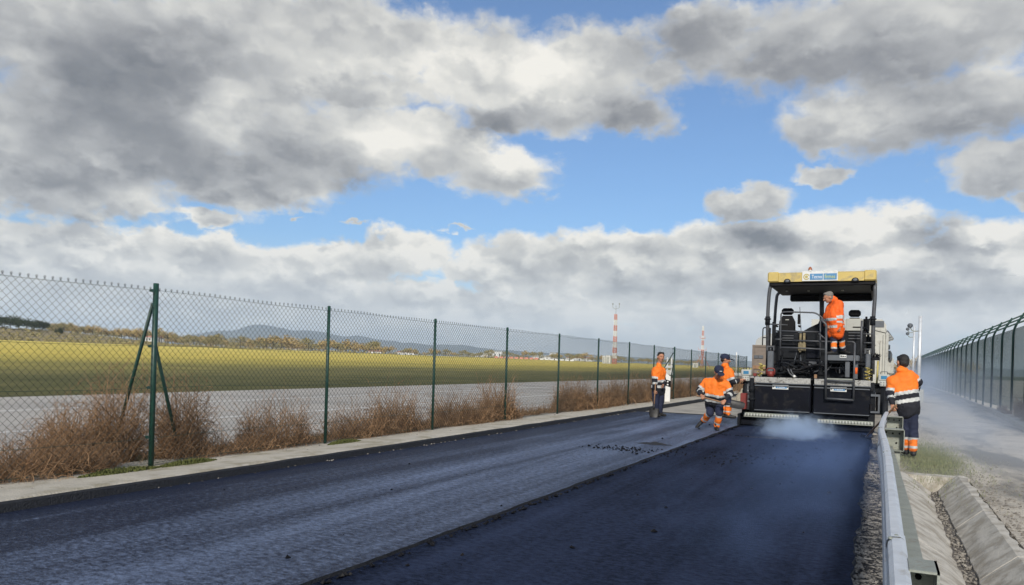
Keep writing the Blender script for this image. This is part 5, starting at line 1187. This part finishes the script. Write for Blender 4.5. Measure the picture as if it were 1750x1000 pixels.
    for q in (-.55, .55): a = pel+(hR-hL)*.5*q; mb.cap(a-up*.05, a+up*.1, .128+belly*.3, None, 12)
    for s_, e_, w_ in (('sL', 'eL', 'wL'), ('sR', 'eR', 'wR')):
        mb.cap(J[s_], J[e_], .078, .066, 12); mb.cap(J[e_], J[w_].lerp(J[e_], .10), .066, .048, 12)
    mb.cap(nk-up*.03, nk+up*.012, .078, .070, 12)
    L = (che-pel).length
    def fj(c):
        best = (9, '', 0)
        for nm, a, b, r in (('t', pel, nk, .165+belly*.6), ('ua', sL, J['eL'], .07), ('fa', J['eL'], J['wL'], .058), ('ua', sR, J['eR'], .07), ('fa', J['eR'], J['wR'], .058)):
            t, d = seg(c, a, b); d -= r
            if d < best[0]: best = (d, nm, t)
        d, nm, t = best
        if nm == 't':
            t = (c-pel).dot(up)/L
            if jacket == 'mid': return 0 if t > .53 else 2 if t > .42 else 1 if t > .27 else 2 if t > .15 else 1
            return 2 if (.36 < t < .45 or .10 < t < .19) else 0
        if nm == 'ua':
            if jacket == 'mid': return 0 if t < .62 else 2 if t < .80 else 1
            return 0 if t < .90 else 2
        if jacket == 'mid': return 1 if t < .18 else 2 if t < .40 else 1
        return 2 if (t < .05 or .42 < t < .62) else 0
    cols = [MT['orange'], MT['navyd'], MT['band']] if jacket == 'mid' else [MT['orange2'], MT['navyd'], MT['band']]
    remesh(mb, .014, 'jacket', cols, T, fj, 3, .024, J.get('seed', 1))
    if jacket != 'mid' or hoodc:
        mb = MB(); mb.cap(nk-front*.045-lx*.05, nk-front*.045+lx*.05, .055, None, 10); remesh(mb, .012, 'hood', [cols[0]], T, lambda c: 0, 3, .006)
    # ---- trousers
    mb = MB(); mb.cap(hL.lerp(hR, .1)+up*.03, hR.lerp(hL, .1)+up*.03, .122+belly*.2, None, 12)
    for h_, k_, a_ in (('hL', 'kL', 'aL'), ('hR', 'kR', 'aR')):
        mb.cap(J[h_], J[k_], .105, .083, 12); mb.cap(J[k_], J[a_].lerp(J[k_], .14), .083, .070, 12)
    def ft(c):
        if not shin: return 0
        for k_, a_ in (('kL', 'aL'), ('kR', 'aR')):
            t, d = seg(c, J[k_], J[a_])
            t = (t-J.get('shin0', 0))/(1-J.get('shin0', 0))
            if d < .13 and t > .02: return 2 if t < .16 else 1 if t < .62 else 2 if t < .78 else (0 if J.get('dcuff') else 1)
        return 0
    remesh(mb, .014, 'trousers', [MT['navy'], MT['orange'], MT['band']], T, ft, 3, .022, J.get('seed', 1)+5)
    # ---- boots
    for a_, k_, tn in (('aL', 'kL', 'toeL'), ('aR', 'kR', 'toeR')):
        t = Vector(J[tn]).normalized(); A = J[a_]; sh_ = (J[k_]-A).normalized(); dn = Vector(J.get('dn'+a_[1], (0, 0, -1))); mb = MB()
        mb.cap(A+sh_*(.30 if long_boot else .07), A, .062, .052, 10); mb.cap(A+dn*.045-t*.03, A+dn*.045+t*.07, .045, .045, 10); mb.cap(A+dn*.05+t*.07, A+dn*.055+t*.17, .045, .036, 10)
        remesh(mb, .012, 'boot', [MT['boot']], T, lambda c: 0, 3)
    # ---- hair / cap
    if hat in ('hair', 'grey'):
        mb = MB(); mb.ball(hd+ux*.043-f*.030, (.084, .094, .086), 16, 12, (lx, f, ux)); mb.ball(hd-ux*.01-f*.048, (.074, .058, .076), 12, 8, (lx, f, ux)); mb.cap(hd+ux*.096+f*.035-lx*.03, hd+ux*.096+f*.035+lx*.03, .030, None, 10); mb.v = [tuple(hd+(Vector(v)-hd)*HS) for v in mb.v]
        remesh(mb, .010, 'hair', [MT['hair']] if hat == 'hair' else [MT['greyhair']], T, lambda c: 0, 1, .008)
    else:
        mb = MB(); mb.ball(hd+ux*.050-f*.012, (.090, .108, .078), 18, 12, (lx, f, ux)); mb.ball(hd+ux*.025-f*.012, (.089, .107, .045), 16, 8, (lx, f, ux)); mb.v = [tuple(hd+(Vector(v)-hd)*HS) for v in mb.v]
        c_ = remesh(mb, .010, 'cap', [MT['navy']], T, lambda c: 0, 2)
        mb = MB(); mb.ball(hd+ux*.038+f*.13-ux*.012, (.072, .075, .011), 14, 6, (lx, (f-ux*.2).normalized(), (ux+f*.2).normalized())); mb.v = [tuple(hd+(Vector(v)-hd)*HS) for v in mb.v]; remesh(mb, .008, 'visor', [MT['navy']], c_, lambda c: 0, 1)
        if cap_text: mb = MB(); c0 = hd+(ux*.065+f*.101)*HS; mb.box(-.028, .028, -.004, .004, -.006, .006); M = Matrix((lx, f, ux)).transposed(); mb.v = [tuple(c0+M @ Vector(v)) for v in mb.v]; mb.build('cap_badge', MT['signtext'], c_)
        mb = MB(); mb.ball(hd-ux*.012-f*.05, (.072, .050, .052), 12, 8, (lx, f, ux)); mb.v = [tuple(hd+(Vector(v)-hd)*HS) for v in mb.v]; remesh(mb, .010, 'hair', [MT['hair']], T, lambda c: 0, 1)
    return T
MT['greyhair'] = mat('grey_hair', (.22, .20, .18), .8, var=.4, vs=40)
def shovel(name, top, bot, tipdir, nrm, label, bw=.13, bl=.30, group=None):
    top, bot = Vector(top), Vector(bot); T = thing(name, tuple(bot), label, 'shovel'); d = (bot-top).normalized()
    mb = MB(); mb.tube([top, top.lerp(bot, .5), bot], .016, 8); mb.cap(top-d*.0, top+d*.02, .02, None, 8); mb.build('handle', MT['wood'], T)
    t = Vector(tipdir).normalized(); n = Vector(nrm); n = (n-t*n.dot(t)).normalized(); l = t.cross(n); mb = MB(); nu, nv = 6, 6
    for s_ in (0, 1):
        for j in range(nv+1):
            for i in range(nu+1):
                u = i/nu*2-1; v = j/nv; wv = bw*(1.0 if v < .6 else 1-.35*((v-.6)/.4)**2)
                mb.v.append(bot+t*(v*bl)+l*u*wv+n*(.035*u*u+.02*(v-.5)**2*2-(.004 if s_ else 0)))
    N = (nu+1)*(nv+1)
    for j in range(nv):
        for i in range(nu): k = j*(nu+1)+i; mb.f += [(k, k+1, k+nu+2, k+nu+1), (N+k, N+k+nu+1, N+k+nu+2, N+k+1)]; mb.mi += [0, 0]; mb.sm += [True, True]
    for j in range(nv):
        for i in (0, nu): k = j*(nu+1)+i; mb.f.append((k, k+nu+1, N+k+nu+1, N+k)); mb.mi.append(0); mb.sm.append(False)
    mb.v = [tuple(v) for v in mb.v]; mb.build('blade', MT['bladesteel'], T); mb = MB(); mb.tube([bot-d*.12, bot+t*.03], [.02, .026], 8); mb.build('socket', MT['bladesteel'], T)
    return T
MT['bladesteel'] = mat('tarred_steel', (.05, .048, .048), .55, .3, var=.5, vs=15)
def jt(d, Y): return {k: (at(v[0], v[1], Y+(v[2] if len(v) > 2 else 0)) if isinstance(v, tuple) and k not in ('front', 'toeL', 'toeR', 'dnL', 'dnR') else v) for k, v in d.items()}
# A: standing at the end of the left lane, looking to the right
A = jt(dict(hd=(1129.5, 610.5), nk=(1126, 623.5), sL=(1120.5, 632, -.13), sR=(1131.5, 632, .12), eL=(1118, 651, -.18), eR=(1135, 650, .12), wL=(1119, 666, -.20), wR=(1134, 658, -.12), hL=(1121, 668, -.06), hR=(1129.5, 668, .08), kL=(1121, 691, -.06), kR=(1129, 690, .05), aL=(1121, 706, -.04), aR=(1128, 705.5, .06)), 20.1)
A.update(front=(.75, -.65, 0), toeL=(.8, -.6, 0), toeR=(.9, -.35, 0), seed=1)
person(A, 'bareheaded dark haired worker standing with an upright shovel at the end of the left lane', (.55, -.82, -.05), shin=False, palm=((.4, .9, 0), (-.5, .2, .2)), curls=(1.1, .8), long_boot=True)
b_ = A['wL']+(A['wL']-A['eL']).normalized()*.075
shovel('shovel', b_+Vector((.015, -.03, .22)), at(1117.5, 698, 19.9), (.0, -.12, -1), (.5, -.85, 0), 'black bladed shovel held upright by the standing worker, blade on the asphalt', .13, .26)
# B: bending, walking towards the camera with a shovel
Bq = jt(dict(hd=(1228.5, 636, -.22), nk=(1224.5, 646.5, -.05), sL=(1206.5, 651.5, .0), sR=(1240.5, 655, -.08), eL=(1194.5, 666.5, -.05), eR=(1249, 672, -.15), wL=(1198.5, 675.5, -.24), wR=(1239.5, 684, -.36), hL=(1213.5, 689, .10), hR=(1228.5, 690, .08), kL=(1213.5, 706.5, -.02), kR=(1229, 708.5, -.20), aL=(1202, 719, .26), aR=(1224.5, 729, -.08)), 17.1)
Bq.update(front=(.25, -.95, -.1), toeL=(-.55, -.2, -.72), toeR=(.35, -.93, 0), dnL=(-.75, .3, -.5), seed=2)
person(Bq, 'stout worker in a navy cap bending forward, carrying a shovel level in both hands', (.45, -.80, -.42), hat='cap', cap_text=True, belly=.06, palm=((.5, .3, -.6), (-.3, .5, -.5)))
hb = Bq['wL']+(Bq['wL']-Bq['eL']).normalized()*.07; hc = Bq['wR']+(Bq['wR']-Bq['eR']).normalized()*.06
dsh = (hc-hb).normalized(); bl_ = at(1248.5, 691.5, 16.75)
shovel('shovel', hb-dsh*.12, bl_, (.93, .05, -.12), (.05, -.75, .65), 'dark square shovel carried level by the bending worker', .105, .29)
# C: behind him, working the left control box
Cq = jt(dict(hd=(1239.5, 614.5), nk=(1240, 624.5), sL=(1238.5, 633, .14), sR=(1246.5, 634, -.14), eL=(1249, 650, .2), eR=(1253.5, 653, -.18), wL=(1262, 653, .15), wR=(1263.5, 650, -.12), hL=(1238, 671, .1), hR=(1243.5, 671, -.08), kL=(1239, 692, .1), kR=(1245, 692, -.08), aL=(1236.5, 707.5, .1), aR=(1244, 708.5, -.08)), 19.15)
Cq.update(front=(.95, .25, 0), toeL=(.95, .2, 0), toeR=(.95, .1, 0), seed=3)
person(Cq, 'capped worker in profile behind the bending one, hand on the left control box', (.9, .35, -.15), hat='cap', palm=((0, -.3, -1), (0, .3, -1)), curls=(.5, .5), hoodc=True)
# D: on the paver platform
Dq = jt(dict(hd=(1415.5, 508.5, -.05), nk=(1423.5, 511.5), sL=(1421.5, 520.5, .16), sR=(1434.5, 517.5, -.16), eL=(1422, 542, .1), eR=(1437.5, 542, -.2), wL=(1417, 556, -.05), wR=(1436, 558.5, -.22), hL=(1423.5, 566, .09), hR=(1433.5, 565, -.09), kL=(1425, 584, -.02), kR=(1437.5, 581, .12), aL=(1425, 600, -.05), aR=(1441, 597, .22)), 20.3)
Dq.update(front=(-.93, -.3, 0), toeL=(-.85, -.5, 0), toeR=(.5, -.2, -.1), z0=1.75, seed=4, dcuff=True)
person(Dq, 'worker in all orange jacket standing on the paver platform, head bowed under the canopy', (-.85, -.35, -.38), jacket='full', hat='grey', palm=((.5, -.5, 0), (-.9, .1, 0)), belly=.10)
# E: behind the barrier, back to the camera
Eq = jt(dict(hd=(1542, 620.5, .10), nk=(1541, 633, .05), sL=(1523, 651, -.02), sR=(1556, 639, .04), eL=(1520.5, 674, -.12), eR=(1571, 654, .08), wL=(1524.5, 691, -.20), wR=(1566, 666, .30), hL=(1545, 698, -.04), hR=(1558, 695, -.02), kL=(1547, 732, .02), kR=(1560.5, 734, -.02), aL=(1549, 768, .12), aR=(1561, 771, -.02)), 14.6)
Eq.update(front=(-.25, .95, 0), toeL=(-.3, .95, 0), toeR=(-.1, .98, 0), seed=6, shin0=.36)
person(Eq, 'broad worker seen from behind at the far end of the steel barrier', (-.45, .82, -.35), belly=.07, palm=((.2, .9, .2), (-.6, .3, -.3)), hoodc=True)
w_ = Eq['wL']+(Eq['wL']-Eq['eL']).normalized()*.075
rk = thing('asphalt_rake', tuple(at(1478, 753, 16.9)), 'long handled asphalt rake reaching from the worker behind the barrier down to the mat', 'rake')
e_ = at(1480, 747, 17.0); mb = MB(); mb.tube([w_+(w_-e_).normalized()*.25, e_], .017, 8); mb.build('handle', MT['wood'], rk)
a = at(1470.5, 744, 17.0); b = at(1489, 757, 17.0); a.z = max(a.z, .09); b.z = max(b.z, .05); mb = MB(); mb.tube([a, b], .035, 6)
for k in range(10): q = a.lerp(b, k/9); mb.tube([q, q+Vector((0, -.03, -.06))], .009, 4)
mb.tube([e_, (a+b)/2], .02, 6); mb.build('rake_head', K, rk)
# ================================================================== AIR
def volume(name, lo, hi, dens, color, an=0., build=None):
    mb = MB(); mb.box(lo[0], hi[0], lo[1], hi[1], lo[2], hi[2]); m = bpy.data.materials.new(name); m.use_nodes = True; t = NT(m.node_tree); t.n.remove(t.n['Principled BSDF']); o_ = t.n['Material Output']
    v = t.n.new('ShaderNodeVolumePrincipled'); v.inputs['Color'].default_value = (*color, 1); v.inputs['Anisotropy'].default_value = an; v.inputs['Density'].default_value = dens
    if build: t.link(build(t), v.inputs['Density'])
    t.link(v.outputs[0], o_.inputs['Volume']); return mb.build(name, m, kind='stuff')
def plume(c, r, k, ns, thr, stretch=(1, 1, 1), soft=.5):
    def f(t):
        g = t.n.new('ShaderNodeNewGeometry'); P = g.outputs['Position']
        n = t.noise(t.vec('MULTIPLY', P, stretch), ns, 5, .6, .6)
        q = t.vec('LENGTH', t.vec('MULTIPLY', t.vec('SUBTRACT', P, c), tuple(1/x for x in r)))
        v = t.math('SUBTRACT', 1., q); v = t.math('ADD', v, t.math('MULTIPLY', t.math('SUBTRACT', n, .5), 1.6)); v = t.remap(v, thr, thr+soft, 0, 1, True)
        v = t.math('MULTIPLY', v, t.remap(q, 1.15, .9))
        return t.math('MULTIPLY', v, k)
    return f
volume('steam', (-2.75, 15.6, .01), (-.55, 18.9, .62), 1, (.62, .78, 1.), .0, plume((-1.55, 16.9, .12), (1.05, 1.9, .50), 2.0, 3.4, .18, (1, 1, 1.4), .8))
volume('smoke', (-3.0, 3.0, .02), (.1, 17.8, .9), 1, (.34, .53, 1.), .0, plume((-.7, 10.5, .15), (1.5, 7.0, .6), .11, .9, .12, (1, .6, 1.2), .8))
volume('drifting_smoke', (.7, 18., -.04), (5.4, 95., 3.4), 1, (.62, .74, .95), .0, plume((2.6, 50., .7), (2.2, 31., 2.0), .06, .45, .0, (1, .3, 1.2), .9))
volume('verge_smoke', (.05, 11., -.04), (3.3, 34., 1.5), 1, (.66, .76, .92), .0, plume((1.5, 20., .2), (1.6, 12., 1.1), .12, .6, .0, (1, .4, 1.2), .9))
volume('haze', (-9000, -1500, -6.0), (9000, 9500, 330), HAZE, (.70, .84, 1.), 0.)
